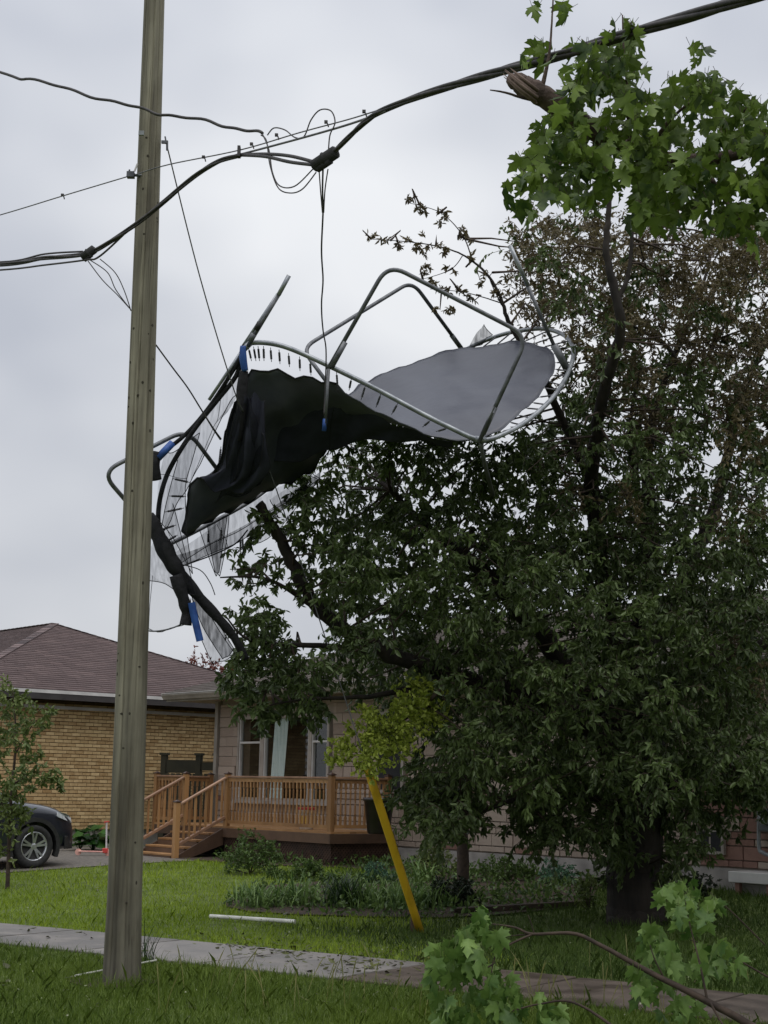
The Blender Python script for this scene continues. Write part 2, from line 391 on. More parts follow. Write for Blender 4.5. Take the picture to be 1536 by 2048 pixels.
M['redstone'] = mat('reddish_stone', srgb(112, 82, 72), srgb(138, 106, 94), rough=0.85, scale=6, rnd=0.5, lo=0.1, hi=0.8, bump=0.4, bscale=28)

def shingles(name, parent, origin, uvec, vvec, poly, material, row=0.145, tab=0.32, seed=1):
    """poly is (u,v) outline on the slope; origin at eave, uvec along the eave, vvec up the slope"""
    r = random.Random(seed); O = np.array(origin, float); u = nrm(uvec); v = nrm(vvec); n = np.cross(u, v)
    if n[2] < 0: n = -n
    vs = [q[1] for q in poly]; V = []; F_ = []; var = []
    def span(vv):
        xs = []
        for i in range(len(poly)):
            a, b = poly[i], poly[(i + 1) % len(poly)]
            if (a[1] - vv) * (b[1] - vv) <= 0 and abs(a[1] - b[1]) > 1e-9: xs.append(a[0] + (b[0] - a[0]) * (vv - a[1]) / (b[1] - a[1]))
        return (min(xs), max(xs)) if len(xs) > 1 else None
    v0 = min(vs); k = 0
    while v0 < max(vs) - 0.02:
        v1 = min(v0 + row, max(vs)); sp = span(v0 + 1e-4); sq = span(v1 - 1e-4)
        if sp is None or sq is None: break
        a, b = sp; x = a - (0.5 * tab if k % 2 else 0)
        while x < b - 1e-6:
            x1 = min(x + tab * r.choice((1, 1, 1.5, 0.75)), b); xa = max(x, a)
            if x1 - xa > 0.01:
                l = 0.024 + r.random() * 0.006; g = 0.002
                def W_(uu, vv, h): return O + u * uu + v * vv + n * h
                ua, ub = min(max(xa + g, sq[0]), sq[1]), min(max(x1 - g, sq[0]), sq[1])
                base = len(V)
                V += [W_(xa + g, v0, l), W_(x1 - g, v0, l), W_(ub, v1 + 0.0, 0.006), W_(ua, v1, 0.006), W_(xa + g, v0, 0.0), W_(x1 - g, v0, 0.0)]
                F_ += [(base, base + 1, base + 2, base + 3), (base + 4, base + 5, base + 1, base)]; var += [0.35 + 0.4 * r.random() * r.random() + 0.1 * r.random()] * 6
            x = x1
        v0 += row; k += 1
    o = link(name, nmesh(name, np.array(V), np.array(F_), var=var), material, parent); o['kind'] = 'stuff'; return o

# ------------------------------------------------------------------ yellow brick house
yh = empty('brick_house', (YHO[0], YHO[1], 0.0), math.atan2(NX[1], NX[0]))
tag(yh, 'yellow brick bungalow with brown shingle hip roof beside the driveway', 'house')
EZ = 3.42
def local(root_xy, ang, p):
    c, s = math.cos(-ang), math.sin(-ang); x, y = p[0] - root_xy[0], p[1] - root_xy[1]
    return np.array([c * x - s * y, s * x + c * y, p[2]])
def on_plane(px, py, root_xy, ang, yl):
    """where the ray through a photo pixel meets the local plane y = yl; local coordinates"""
    a = local(root_xy, ang, CAMP); d = D(px, py); b = local(root_xy, ang, CAMP + d) - a
    return a + b * ((yl - a[1]) / b[1])
YANG = math.atan2(NX[1], NX[0])
X0, X1 = -2.0, 6.6
MB().box(X0, X1, 0.10, 8.6, 0.05, EZ - 0.12).build('wall', M['mortar'], yh)
MB().box(X0 - 0.02, X1 + 0.02, 0.07, 8.62, 0.0, 0.60).build('foundation', M['concrete'], yh)
bl, bh, bd = 0.196, 0.062, 0.09
bmsh = MB().box(-bl / 2, bl / 2, 0, bd, 0, bh).mesh('brick')
bmsh.materials.append(M['ybrick'])
cand = []
z = 0.605; k = 0
while z + bh < EZ - 0.16:
    x = X0 + (0.1 if k % 2 else 0.0)
    while x + bl < X1:
        cand.append((x + bl / 2, z)); x += bl + 0.010
    z += 0.0755; k += 1
ch_, sh_ = math.cos(YANG), math.sin(YANG)
def score(c):
    w = np.array([YHO[0] + ch_ * c[0], YHO[1] + sh_ * c[0], c[1]]); px, py = proj(w)
    if 100 < px < 228 and py > 1425: return 0
    if 310 < px < 425 and py < 1505 and py > 1420: return 1
    if px > 40 and px < 228: return 2
    return 3
order = sorted(range(len(cand)), key=lambda i: (score(cand[i]), cand[i][1]))
rest = MB(); rr = random.Random(5)
for q, i in enumerate(order):
    x, z = cand[i]; j = rr.random() * 0.004
    if q < 300:
        o = link('brick', bmsh, None, yh, (x, j, z))
    else:
        rest.box(x - bl / 2, x + bl / 2, j, bd, z, z + bh, var=rr.random())
ro = rest.build('brick_run', M['ybrick_s'], yh); ro['kind'] = 'stuff'
# eaves
OV = 0.55
MB().box(X0 - OV, X1 + OV, -OV, 9.1, EZ - 0.10, EZ - 0.02).build('soffit', M['soffit'], yh)
MB().box(X0 - OV - 0.02, X1 + OV + 0.02, -OV - 0.025, -OV - 0.001, EZ - 0.01, EZ + 0.06).build('fascia', M['white_trim'], yh)
MB().box(X0 - OV, X1 + OV, -OV - 0.02, -OV + 0.10, EZ - 0.135, EZ - 0.02).build('gutter', M['soffit'], yh)
MB().box(X0 - 0.02, X1 + 0.1, -0.055, -0.005, EZ - 0.30, EZ - 0.235).build('frieze_board', M['white_trim'], yh)
pk = np.array([2.3, 4.5, 5.42]); eL, eR = np.array([X0 - OV, -OV, EZ + 0.06]), np.array([X1 + OV, -OV, EZ + 0.06])
rl = np.array([2.3, 13.0, 5.42]); bL, bR = np.array([X0 - OV, 14, EZ + 0.06]), np.array([X1 + OV, 14, EZ + 0.06])
rb = MB(); rb.add([eL, eR, pk, rl, bL, bR], [(0, 1, 2), (0, 2, 3, 4), (1, 5, 3, 2), (4, 3, 5), (0, 4, 5, 1)])
rf = rb.build('roof', M['shing_y'], yh)
vv = pk - (eL + eR) / 2; Ls = np.linalg.norm(vv - np.array([(pk[0] - (eL[0] + eR[0]) / 2), 0, 0]))
vdir = np.array([0, pk[1] - eL[1], pk[2] - eL[2]]); Ls = np.linalg.norm(vdir)
sh1 = shingles('shingles', rf, eL + np.array([0, 0, 0.004]), (1, 0, 0), vdir, [(0, 0), (eR[0] - eL[0], 0), (pk[0] - eL[0], Ls)], M['shing_y'], seed=3)
vL = np.array([pk[0] - eL[0], 0, pk[2] - eL[2]]); LL = np.linalg.norm(vL)
shingles('shingles', rf, eL + np.array([0, 0, 0.004]), (0, 1, 0), vL, [(0, 0), (14, 0), (13.5, LL), (pk[1] - eL[1], LL)], M['shing_y'], seed=4)
cap = MB()
for a, b in ((eL, pk), (eR, pk), (pk, rl)):
    n_ = int(np.linalg.norm(b - a) / 0.22)
    for i in range(n_):
        p, q = a + (b - a) * i / n_, a + (b - a) * (i + 1.15) / n_
        cap.beam(p + np.array([0, 0, 0.026]), q + np.array([0, 0, 0.016]), 0.2, 0.012, var=rr.random())
o = cap.build('ridge_caps', M['shing_y'], rf); o['kind'] = 'stuff'

# ------------------------------------------------------------------ pale stone house
WANG = math.atan2(HA[1], HA[0]); WO = _w0
wh = empty('stone_house', (WO[0], WO[1], 0.0), WANG)
tag(wh, 'pale stone bungalow with grey eaves behind the wooden deck and tree', 'house')
def wpl(px, py, yl=0.0): return on_plane(px, py, WO, WANG, yl)
xl = wpl(432, 1480)[0]; xr_ = 13.5; xred = wpl(1425, 1700)[0]; WEZ = 3.40
wa, wb = wpl(478, 1420), wpl(661, 1420)
WX0, WX1, WZ0, WZ1 = wa[0], wb[0], 1.30, 2.98
wall = MB()
wall.box(xl, WX0, 0.08, 8.5, 0.0, WEZ - 0.08).box(WX1, xr_, 0.08, 8.5, 0.0, WEZ - 0.08)
wall.box(WX0, WX1, 0.08, 0.30, 0.0, WZ0).box(WX0, WX1, 0.08, 0.30, WZ1, WEZ - 0.08)
wall.box(WX0, WX1, 2.6, 2.7, 0.0, WEZ - 0.08)
wall.build('wall', M['stone_s'], wh)
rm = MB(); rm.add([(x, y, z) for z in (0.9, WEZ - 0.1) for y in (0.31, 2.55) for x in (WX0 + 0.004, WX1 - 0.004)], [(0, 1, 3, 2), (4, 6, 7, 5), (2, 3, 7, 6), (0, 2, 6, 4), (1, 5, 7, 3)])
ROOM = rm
MB().box(xl - 0.01, xr_, 0.03, 0.075, 0.0, 0.56).build('foundation', M['concrete'], wh)
# stone courses
cells = []; z = 0.575; r5 = random.Random(8)
while z < WEZ - 0.2:
    h = r5.choice((0.10, 0.20, 0.20)); h = min(h, WEZ - 0.16 - z); x = xl + 0.09
    while x < xr_:
        l = r5.choice((0.25, 0.4, 0.5, 0.6)); x1 = min(x + l, xr_)
        for a, b in ((x, x1),):
            if z + h > WZ0 - 0.03 and z < WZ1 + 0.04:
                if a < WX1 + 0.06 and b > WX0 - 0.06:
                    if a < WX0 - 0.10: b = WX0 - 0.06
                    elif b > WX1 + 0.10: a = WX1 + 0.06
                    else: continue
            if b - a > 0.05: cells.append((a, b, z, h))
        x = x1
    z += h
def sscore(c):
    xm, zm = (c[0] + c[1]) / 2, c[2] + c[3] / 2
    w = np.array([WO[0] + math.cos(WANG) * xm, WO[1] + math.sin(WANG) * xm, zm]); px, py = proj(w)
    if 1330 < px < 1560 and py > 1540: return 0
    if 900 < px < 1200 and py > 1540: return 1
    if 480 < px < 860 and py > 1540: return 2
    return 3
cells.sort(key=sscore); cache = {}; rest = MB()
for q, (a, b, z, h) in enumerate(cells):
    red = (r5.random() < 0.05) or (b > xred and z < 2.0 and r5.random() < 0.7)
    dpt = 0.02 + r5.random() * 0.012
    if q < 300:
        key = (round(b - a, 2), round(h, 2), red)
        if key not in cache:
            w2, hh = (b - a) / 2 - 0.003, h - 0.006
            mb = MB(); mb.add([(-w2, 0.06, 0), (w2, 0.06, 0), (w2, 0.06, hh), (-w2, 0.06, hh), (-w2 + 0.006, 0, 0.006), (w2 - 0.006, 0, 0.006), (w2 - 0.006, 0, hh - 0.006), (-w2 + 0.006, 0, hh - 0.006)],
                              [(4, 5, 6, 7), (0, 1, 5, 4), (1, 2, 6, 5), (2, 3, 7, 6), (3, 0, 4, 7)])
            cache[key] = mb.mesh('stone'); cache[key].materials.append(M['redstone'] if red else M['stone'])
        link('stone', cache[key], None, wh, ((a + b) / 2, 0.05 - dpt, z + 0.005))
    else: rest.box(a + 0.005, b - 0.005, 0.05 - dpt, 0.085, z + 0.005, z + h - 0.005, var=r5.random())
if rest.v: o = rest.build('stone_run', M['stone_s'], wh); o['kind'] = 'stuff'
MB().box(xl - 0.03, xl + 0.075, -0.03, 0.14, 0.55, WEZ - 0.1).build('corner_board', M['grey_trim'], wh)
# front window
M['frame'] = mat('window_frame_taupe', srgb(138, 130, 122), srgb(160, 152, 144), rough=0.5, scale=4)
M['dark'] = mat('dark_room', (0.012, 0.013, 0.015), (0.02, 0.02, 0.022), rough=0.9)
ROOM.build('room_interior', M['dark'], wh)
def glass_mat(name, tint=(0.93, 0.95, 0.95)):
    m = bpy.data.materials.new(name); m.use_nodes = True; t = m.node_tree; t.nodes.remove(t.nodes['Principled BSDF'])
    tp = t.nodes.new('ShaderNodeBsdfTransparent'); tp.inputs[0].default_value = (*tint, 1)
    gl = t.nodes.new('ShaderNodeBsdfGlossy'); gl.inputs['Roughness'].default_value = 0.03
    lw = t.nodes.new('ShaderNodeLayerWeight'); lw.inputs[0].default_value = 0.5; pw = t.nodes.new('ShaderNodeMath'); pw.operation = 'POWER'; pw.inputs[1].default_value = 4.0; t.links.new(lw.outputs['Facing'], pw.inputs[0])
    fr = t.nodes.new('ShaderNodeMath'); fr.operation = 'MULTIPLY_ADD'; fr.inputs[1].default_value = 0.6; fr.inputs[2].default_value = 0.04; t.links.new(pw.outputs[0], fr.inputs[0])
    ms = t.nodes.new('ShaderNodeMixShader'); t.links.new(fr.outputs[0], ms.inputs[0]); t.links.new(tp.outputs[0], ms.inputs[1]); t.links.new(gl.outputs[0], ms.inputs[2])
    t.links.new(ms.outputs[0], t.nodes['Material Output'].inputs[0]); return m
M['glass'] = glass_mat('window_glass'); M['curtain'] = mat('pale_curtain', srgb(196, 210, 208), srgb(226, 234, 232), rough=0.9, scale=3, stretch=(14, 14, 0.3))
win = MB(); ft = 0.06
win.box(WX0, WX0 + ft, -0.02, 0.10, WZ0, WZ1).box(WX1 - ft, WX1, -0.02, 0.10, WZ0, WZ1)
win.box(WX0 + ft, WX1 - ft, -0.02, 0.10, WZ1 - ft, WZ1).box(WX0 + ft, WX1 - ft, -0.02, 0.10, WZ0, WZ0 + ft)
wf = win.build('window', M['frame'], wh)
c1, c2 = wpl(525, 1480)[0], wpl(621, 1480)[0]
MB().box(c1 - 0.06, c1 + 0.06, -0.015, 0.095, WZ0 + ft, WZ1 - ft).build('mullion', M['frame'], wf)
MB().box(c2 - 0.05, c2 + 0.05, -0.015, 0.095, WZ0 + ft, WZ1 - ft).build('mullion', M['frame'], wf)
zs = wpl(505, 1485)[2]
for a, b, sash in ((WX0 + ft, c1 - 0.06, 1), (c1 + 0.06, c2 - 0.05, 0), (c2 + 0.05, WX1 - ft, 1)):
    MB().box(a + 0.001, b - 0.001, 0.045, 0.050, WZ0 + ft + 0.001, WZ1 - ft - 0.001).build('pane', M['glass'], wf)
    for u0_, u1_ in ((a, a + 0.03), (b - 0.03, b)): MB().box(u0_, u1_, 0.0, 0.07, WZ0 + ft, WZ1 - ft).build('sash_stile', M['white_trim'], wf)
    if sash: MB().box(a + 0.03, b - 0.03, 0.0, 0.07, zs - 0.02, zs + 0.02).build('sash_rail', M['white_trim'], wf)
MB().box(WX0 - 0.05, WX1 + 0.05, -0.06, 0.045, WZ0 - 0.06, WZ0 - 0.002).build('sill', M['concrete'], wh)
# curtain: pleated cloth gathered to one side
cu = []; ka, kb = wpl(560, 1420, 0.2), wpl(588, 1420, 0.2); kc, kd = wpl(548, 1553, 0.2), wpl(575, 1553, 0.2); NU, NV = 24, 8
for j in range(NV):
    t = j / (NV - 1)
    for i in range(NU):
        s = i / (NU - 1); x = (ka[0] * (1 - t) + kc[0] * t) * (1 - s) + (kb[0] * (1 - t) + kd[0] * t) * s
        cu.append((x, 0.095 + 0.02 * math.sin(i * 1.6), WZ1 - (WZ1 - WZ0) * t))
MBc = MB(); MBc.add(cu, [(j * NU + i, j * NU + i + 1, (j + 1) * NU + i + 1, (j + 1) * NU + i) for j in range(NV - 1) for i in range(NU - 1)])
MBc.build('curtain', M['curtain'], wf, smooth=True)
# second window farther right, and the shallow window with vent by the corner
wa2, wb2 = wpl(757, 1420), wpl(778, 1420)
mb = MB().box(wa2[0], wb2[0] + 0.45, -0.03, 0.06, 1.5, 2.98); f2 = mb.build('window', M['frame'], wh)
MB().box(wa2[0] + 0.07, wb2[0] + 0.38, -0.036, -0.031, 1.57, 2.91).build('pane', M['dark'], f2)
# eaves and gutter of the pale house
MB().box(xl - 0.95, xr_ + 0.5, -0.62, 9.0, WEZ - 0.08, WEZ).build('soffit', M['grey_trim'], wh)
MB().box(xl - 0.96, xr_ + 0.5, -0.65, -0.621, WEZ - 0.10, WEZ + 0.05).build('fascia', M['grey_trim'], wh)
gp = MB(); prof = [(-0.65, 0.06), (-0.77, 0.06), (-0.775, 0.03), (-0.74, -0.02), (-0.72, -0.06), (-0.651, -0.06)]
n0 = len(prof); gp.add([(xl - 0.98, y, WEZ + z) for y, z in prof] + [(xr_ + 0.5, y, WEZ + z) for y, z in prof],
       [(i, i + 1, n0 + i + 1, n0 + i) for i in range(n0 - 1)] + [tuple(range(n0 - 1, -1, -1)), tuple(range(n0, 2 * n0))])
gp.build('gutter', M['grey_trim'], wh)
MB().box(xl - 0.97, xr_ + 0.5, -0.785, -0.66, WEZ + 0.061, WEZ + 0.072).build('gutter_lip', M['white_trim'], wh)
e0, e1 = np.array([xl - 0.95, -0.70, WEZ + 0.075]), np.array([xr_ + 0.5, -0.70, WEZ + 0.075])
rise, dep = 1.62, 4.6
p0, p1 = np.array([xl - 0.95 + dep, -0.7 + dep, WEZ + 0.075 + rise]), np.array([xr_ + 0.5 - dep, -0.7 + dep, WEZ + 0.075 + rise])
b0, b1 = np.array([xl - 0.95, -0.7 + 2 * dep, WEZ + 0.075]), np.array([xr_ + 0.5, -0.7 + 2 * dep, WEZ + 0.075])
wr = MB().add([e0, e1, p1, p0, b0, b1], [(0, 1, 2, 3), (0, 3, 4), (1, 5, 2), (3, 2, 5, 4), (0, 4, 5, 1)]).build('roof', M['shing_w'], wh)
vd = np.array([0, dep, rise]); Lv = np.linalg.norm(vd)
shingles('shingles', wr, e0 + np.array([0, 0, 0.004]), (1, 0, 0), vd, [(0, 0), (e1[0] - e0[0], 0), (p1[0] - e0[0], Lv), (p0[0] - e0[0], Lv)], M['shing_w'], seed=6)
# utility fittings on the wall right of the tree
M['pipe'] = mat('grey_conduit', srgb(118, 122, 126), srgb(146, 150, 152), rough=0.45, scale=5)
M['meter'] = mat('meter_grey', srgb(70, 74, 78), srgb(92, 96, 100), rough=0.5, scale=6)
q0, q1 = wpl(1518, 1590, -0.08), wpl(1518, 1690, -0.08); q2 = wpl(1546, 1712, -0.08)
cp = crom([q0 + np.array([0, 0, 0.3]), q0, q1, (q1 + q2) / 2 + np.array([-0.05, 0, -0.03]), q2, q2 + np.array([0.25, 0, 0])], 6)
MB().tube(cp, 0.028, 10).build('conduit', M['pipe'], wh, smooth=True)
mtr = empty('meter_box'); mtr.parent = wh
c = wpl(1535, 1640, -0.12)
MB().box(c[0] - 0.10, c[0] + 0.16, -0.20, 0.03, c[2] - 0.16, c[2] + 0.16).build('housing', M['meter'], mtr, bevel=0.02)
MB().lathe([(0.085, 0), (0.085, 0.07), (0.06, 0.09)], 20, org=(c[0] + 0.03, -0.20, c[2] + 0.02), ax=((1, 0, 0), (0, 0, 1), (0, -1, 0))).build('dial', M['pipe'], mtr, smooth=True)
# basement window with hood left of the brick corner
a, b = wpl(1395, 1655), wpl(1450, 1710)
bw = MB().box(a[0], b[0], -0.03, 0.06, b[2], a[2]).build('basement_window', M['frame'], wh)
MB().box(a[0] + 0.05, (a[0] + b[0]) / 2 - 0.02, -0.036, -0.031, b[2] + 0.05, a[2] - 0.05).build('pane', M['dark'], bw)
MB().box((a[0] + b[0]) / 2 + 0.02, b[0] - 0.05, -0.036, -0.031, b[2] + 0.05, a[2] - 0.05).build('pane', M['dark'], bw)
MB().tube(fillet([(a[0] - 0.02, 0.03, a[2] - 0.02), (a[0] - 0.02, -0.10, a[2] + 0.09), (b[0] + 0.02, -0.10, a[2] + 0.09), (b[0] + 0.02, 0.03, a[2] - 0.02)], 0.03), 0.012, 8).build('vent_hood_rail', M['white_trim'], wh)
# corner step of painted concrete at the right edge
a = wpl(1456, 1742, -0.42); 
sx0 = a[0]
MB().box(sx0, sx0 + 2.0, -0.42, 0.06, a[2] - 0.15, a[2]).build('ledge', M['white_trim'], wh, bevel=0.01)
for dx in (0.10, 0.62, 1.15): MB().box(sx0 + dx, sx0 + dx + 0.07, -0.40, -0.33, 0.0, a[2] - 0.15).build('ledge_post', M['redstone'], wh)
MB().box(sx0 + 0.02, sx0 + 2.0, -0.30, 0.02, 0.0, a[2] - 0.152).build('ledge_wall', M['concrete'], wh)

# ------------------------------------------------------------------ wooden deck with stairs
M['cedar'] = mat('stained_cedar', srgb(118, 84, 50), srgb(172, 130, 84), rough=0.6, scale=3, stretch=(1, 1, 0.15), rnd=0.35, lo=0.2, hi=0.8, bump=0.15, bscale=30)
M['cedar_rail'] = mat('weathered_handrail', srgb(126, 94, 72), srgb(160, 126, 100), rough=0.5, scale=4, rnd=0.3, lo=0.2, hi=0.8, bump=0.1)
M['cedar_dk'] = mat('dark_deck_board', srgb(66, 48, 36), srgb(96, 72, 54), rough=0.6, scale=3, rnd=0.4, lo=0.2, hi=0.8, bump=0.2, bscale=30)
M['lattice'] = mat('dark_lattice', srgb(54, 38, 30), srgb(76, 54, 42), rough=0.75, scale=5)
M['cap'] = mat('dark_post_cap', srgb(48, 34, 30), srgb(70, 50, 42), rough=0.35, scale=5)
DZ = 0.83
dk = empty('wooden_deck', (WO[0], WO[1], 0.0), WANG)
tag(dk, 'reddish brown wooden deck with turned balusters and front stairs', 'deck')
dc = local(WO, WANG, PZ(660, 1664, DZ)); yd = dc[1]; xR = dc[0]
def dpl(px, py, yl): return on_plane(px, py, WO, WANG, yl)
print('DECK', dc, 'left', xl)
xS1 = dpl(450, 1600, yd)[0]; xS0 = dpl(366, 1600, yd)[0]; xL = dpl(308, 1600, yd)[0]
nb = 0; x = yd
while x < -0.12:
    MB().box(xL - 0.03, xR + 0.03, x, min(x + 0.135, -0.05), DZ - 0.032, DZ).build('deck_board', M['cedar'], dk); x += 0.141
for z0, z1 in ((DZ - 0.20, DZ - 0.036),):
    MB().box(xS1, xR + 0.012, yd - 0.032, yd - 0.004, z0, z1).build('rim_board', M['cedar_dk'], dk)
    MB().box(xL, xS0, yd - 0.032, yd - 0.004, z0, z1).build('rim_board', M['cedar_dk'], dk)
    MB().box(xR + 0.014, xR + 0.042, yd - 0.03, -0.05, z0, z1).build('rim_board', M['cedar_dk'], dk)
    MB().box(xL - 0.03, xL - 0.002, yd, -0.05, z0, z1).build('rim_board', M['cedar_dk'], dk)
# skirt: crossed lattice strips in front of a black shade block
def lattice(a, b, fixed, axis, z0, z1, name):
    mb = MB(); st = 0.075; h = z1 - z0
    for sgn, off in ((1, 0.0), (-1, 0.006)):
        t = a - h
        while t < b:
            p, q = (t, z0), (t + h, z1)
            if sgn < 0: p, q = (t + h, z0), (t, z1)
            # clip to a..b
            pts = []
            for (u, z) in (p, q):
                if u < a: z = z + (a - u) * (q[1] - p[1]) / (q[0] - p[0]); u = a
                if u > b: z = z - (u - b) * (q[1] - p[1]) / (q[0] - p[0]); u = b
                pts.append((u, z))
            (u0, za), (u1, zb) = pts
            if abs(u1 - u0) > 0.03:
                if axis == 'x': mb.beam((u0, fixed + off, za), (u1, fixed + off, zb), 0.030, 0.005, up=(0, 1, 0))
                else: mb.beam((fixed - off, u0, za), (fixed - off, u1, zb), 0.030, 0.005, up=(1, 0, 0))
            t += st
    return mb.build(name, M['lattice'], dk)
M['black'] = mat('under_deck_shade', (0.012, 0.010, 0.009), (0.02, 0.016, 0.014), rough=0.95)
la = lattice(xS1, xR, yd + 0.02, 'x', 0.10, DZ - 0.205, 'lattice'); la['kind'] = 'stuff'
la = lattice(yd + 0.03, -0.06, xR - 0.02, 'y', 0.10, DZ - 0.205, 'lattice'); la['kind'] = 'stuff'
MB().box(xL, xR - 0.06, yd + 0.25, -0.06, 0.0, DZ - 0.21).build('under_deck_shade_block', M['black'], dk)  # near-black block stands in for the shade under the deck
RT = DZ + 0.92
def post(x, y, z0, z1, s=0.095, cap=True, m='cedar'):
    o = MB().box(-s / 2, s / 2, -s / 2, s / 2, 0, z1 - z0).build('post', M[m], dk, bevel=0.006); o.location = (x, y, z0)
    if cap:
        c = MB(); e = s / 2 + 0.012
        c.box(-e, e, -e, e, 0.0, 0.018); c.add([(-e + .01, -e + .01, .018), (e - .01, -e + .01, .018), (e - .01, e - .01, .018), (-e + .01, e - .01, .018), (0, 0, 0.05)], [(0, 1, 4), (1, 2, 4), (2, 3, 4), (3, 0, 4)])
        k = c.build('post_cap', M['cap'], o); k.location = (0, 0, z1 - z0 + 0.001)
    return o
for (x, y) in ((xL, yd + 0.05), (xS0, yd + 0.05), (xS1, yd + 0.05), (xR - 0.05, yd + 0.05), (xR - 0.05, -0.14), (xL, -0.14)): post(x, y, DZ - 0.19 if y == yd + 0.05 else DZ, RT + 0.045)
# turned baluster profile
def baluster_mesh(h, sq=0.018, rr_=0.018):
    mb = MB(); a = h * 0.20; b = h * 0.80
    mb.box(-sq, sq, -sq, sq, 0, a).box(-sq, sq, -sq, sq, b, h)
    pr = []
    n = 12
    for i in range(n + 1):
        t = i / n; z = a + (b - a) * t; r_ = 0.010 + 0.008 * abs(math.sin(t * math.pi * 2.0)) ** 0.8 + (0.006 if i in (1, n - 1) else 0)
        pr.append((r_, z))
    mb.lathe(pr, 7); return mb.mesh('baluster')
bal = baluster_mesh(RT - DZ - 0.15); bal.materials.append(M['cedar'])
def rail(p, q, skip=0.05):
    p, q = np.array(p, float), np.array(q, float); d = q - p; L = np.hypot(d[0], d[1]); u = d / L
    a, b = p + u * 0.05, q - u * 0.05
    MB().beam((*a, RT), (*b, RT), 0.09, 0.034).build('handrail', M['cedar_rail'], dk, bevel=0.006)
    MB().beam((*a, RT - 0.055), (*b, RT - 0.055), 0.035, 0.07).build('top_rail', M['cedar'], dk)
    MB().beam((*a, DZ + 0.085), (*b, DZ + 0.085), 0.035, 0.06).build('bottom_rail', M['cedar'], dk)
    n = max(2, int((L - 0.1) / 0.108)); 
    for i in range(n):
        t = 0.05 + (L - 0.1) * (i + 0.5) / n; c = p + u * t
        link('baluster', bal, None, dk, (c[0], c[1], DZ + 0.11), (0, 0, random.gauss(0, 0.04)))
rail((xL, yd + 0.05), (xS0, yd + 0.05)); rail((xS1, yd + 0.05), (xR - 0.05, yd + 0.05))
rail((xR - 0.05, yd + 0.05), (xR - 0.05, -0.14)); rail((xL, yd + 0.05), (xL, -0.14))
# stairs running down to the lawn
NS = 4; RUN = 0.27; ground_z = 0.20; RIS = (DZ - ground_z) / (NS + 1)
for i in range(NS):
    zt = DZ - RIS * (i + 1); y1 = yd - RUN * i - 0.004
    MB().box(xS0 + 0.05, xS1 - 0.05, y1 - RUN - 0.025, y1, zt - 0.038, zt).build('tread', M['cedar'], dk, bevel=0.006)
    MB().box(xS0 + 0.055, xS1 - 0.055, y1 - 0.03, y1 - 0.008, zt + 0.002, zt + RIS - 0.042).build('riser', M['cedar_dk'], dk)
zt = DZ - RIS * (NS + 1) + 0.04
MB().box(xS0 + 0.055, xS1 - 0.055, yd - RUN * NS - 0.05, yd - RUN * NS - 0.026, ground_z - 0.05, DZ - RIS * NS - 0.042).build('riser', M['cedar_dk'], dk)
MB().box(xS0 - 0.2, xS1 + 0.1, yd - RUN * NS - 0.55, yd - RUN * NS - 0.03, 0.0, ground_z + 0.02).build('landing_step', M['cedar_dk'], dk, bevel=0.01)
slope = RIS / RUN
for x in (xS0 + 0.022, xS1 - 0.022):
    mb = MB(); pts = [(yd, DZ - 0.03), (yd, DZ - 0.34), (yd - RUN * NS, ground_z - 0.06), (yd - RUN * NS - 0.02, ground_z + 0.05)]
    mb.add([(x - 0.02, a, b) for a, b in pts] + [(x + 0.02, a, b) for a, b in pts], [(0, 1, 2, 3), (7, 6, 5, 4), (0, 4, 5, 1), (1, 5, 6, 2), (2, 6, 7, 3), (3, 7, 4, 0)])
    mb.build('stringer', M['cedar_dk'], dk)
yb = yd - RUN * NS + 0.02
for x in (xS0, xS1):
    zlow = RT - slope * (yd + 0.05 - yb) - 0.02
    post(x, yb, ground_z - 0.08, zlow + 0.05, 0.10)
    MB().beam((x, yd + 0.0, RT - 0.02), (x, yb + 0.05, zlow + 0.01), 0.085, 0.036).build('stair_handrail', M['cedar_rail'], dk, bevel=0.006)
    MB().beam((x, yd + 0.0, RT - 0.75), (x, yb + 0.05, zlow - 0.72), 0.075, 0.055).build('stair_bottom_rail', M['cedar_rail'], dk, bevel=0.006)
    n = 9
    for i in range(n):
        t = (i + 0.6) / n; y = yd + (yb - yd) * t; z = RT - 0.02 - slope * (yd - y)
        MB().box(x - 0.017, x + 0.017, y - 0.017, y + 0.017, z - 0.72, z - 0.03).build('stair_baluster', M['cedar'], dk)

# things standing on the deck
M['pot'] = mat('black_plastic_pot', srgb(34, 28, 28), srgb(48, 40, 40), rough=0.4, scale=5)
def standing(px, py_bottom, yl, z):
    q = dpl(px, py_bottom, yl); c, s = math.cos(WANG), math.sin(WANG)
    return np.array([WO[0] + c * q[0] - s * yl, WO[1] + s * q[0] + c * yl, z])
pp = standing(757, 1660, -1.15, DZ)
pt = empty('planter_pot', pp); tag(pt, 'tall black planter pot standing on the deck behind the yellow guard', 'planter')
MB().lathe([(0.17, 0), (0.19, 0.02), (0.255, 0.54), (0.275, 0.545), (0.275, 0.60), (0.25, 0.60), (0.235, 0.52)], 28).build('pot', M['pot'], pt, smooth=True)
MB().lathe([(0.235, 0.50), (0.10, 0.525), (0.001, 0.53)], 20).build('potting_soil', M['dirt'], pt)
M['bucket'] = mat('white_bucket', srgb(196, 192, 186), srgb(216, 212, 206), rough=0.4, scale=4)
M['redlid'] = mat('red_lid', srgb(150, 42, 44), srgb(172, 56, 56), rough=0.45, scale=4)
M['yellab'] = mat('yellow_label', srgb(200, 164, 60), srgb(218, 186, 90), rough=0.5, scale=6)
bp = standing(612, 1658, -1.0, DZ)
bk = empty('plastic_bucket', bp); tag(bk, 'white plastic bucket with red lid behind the deck balusters', 'bucket')
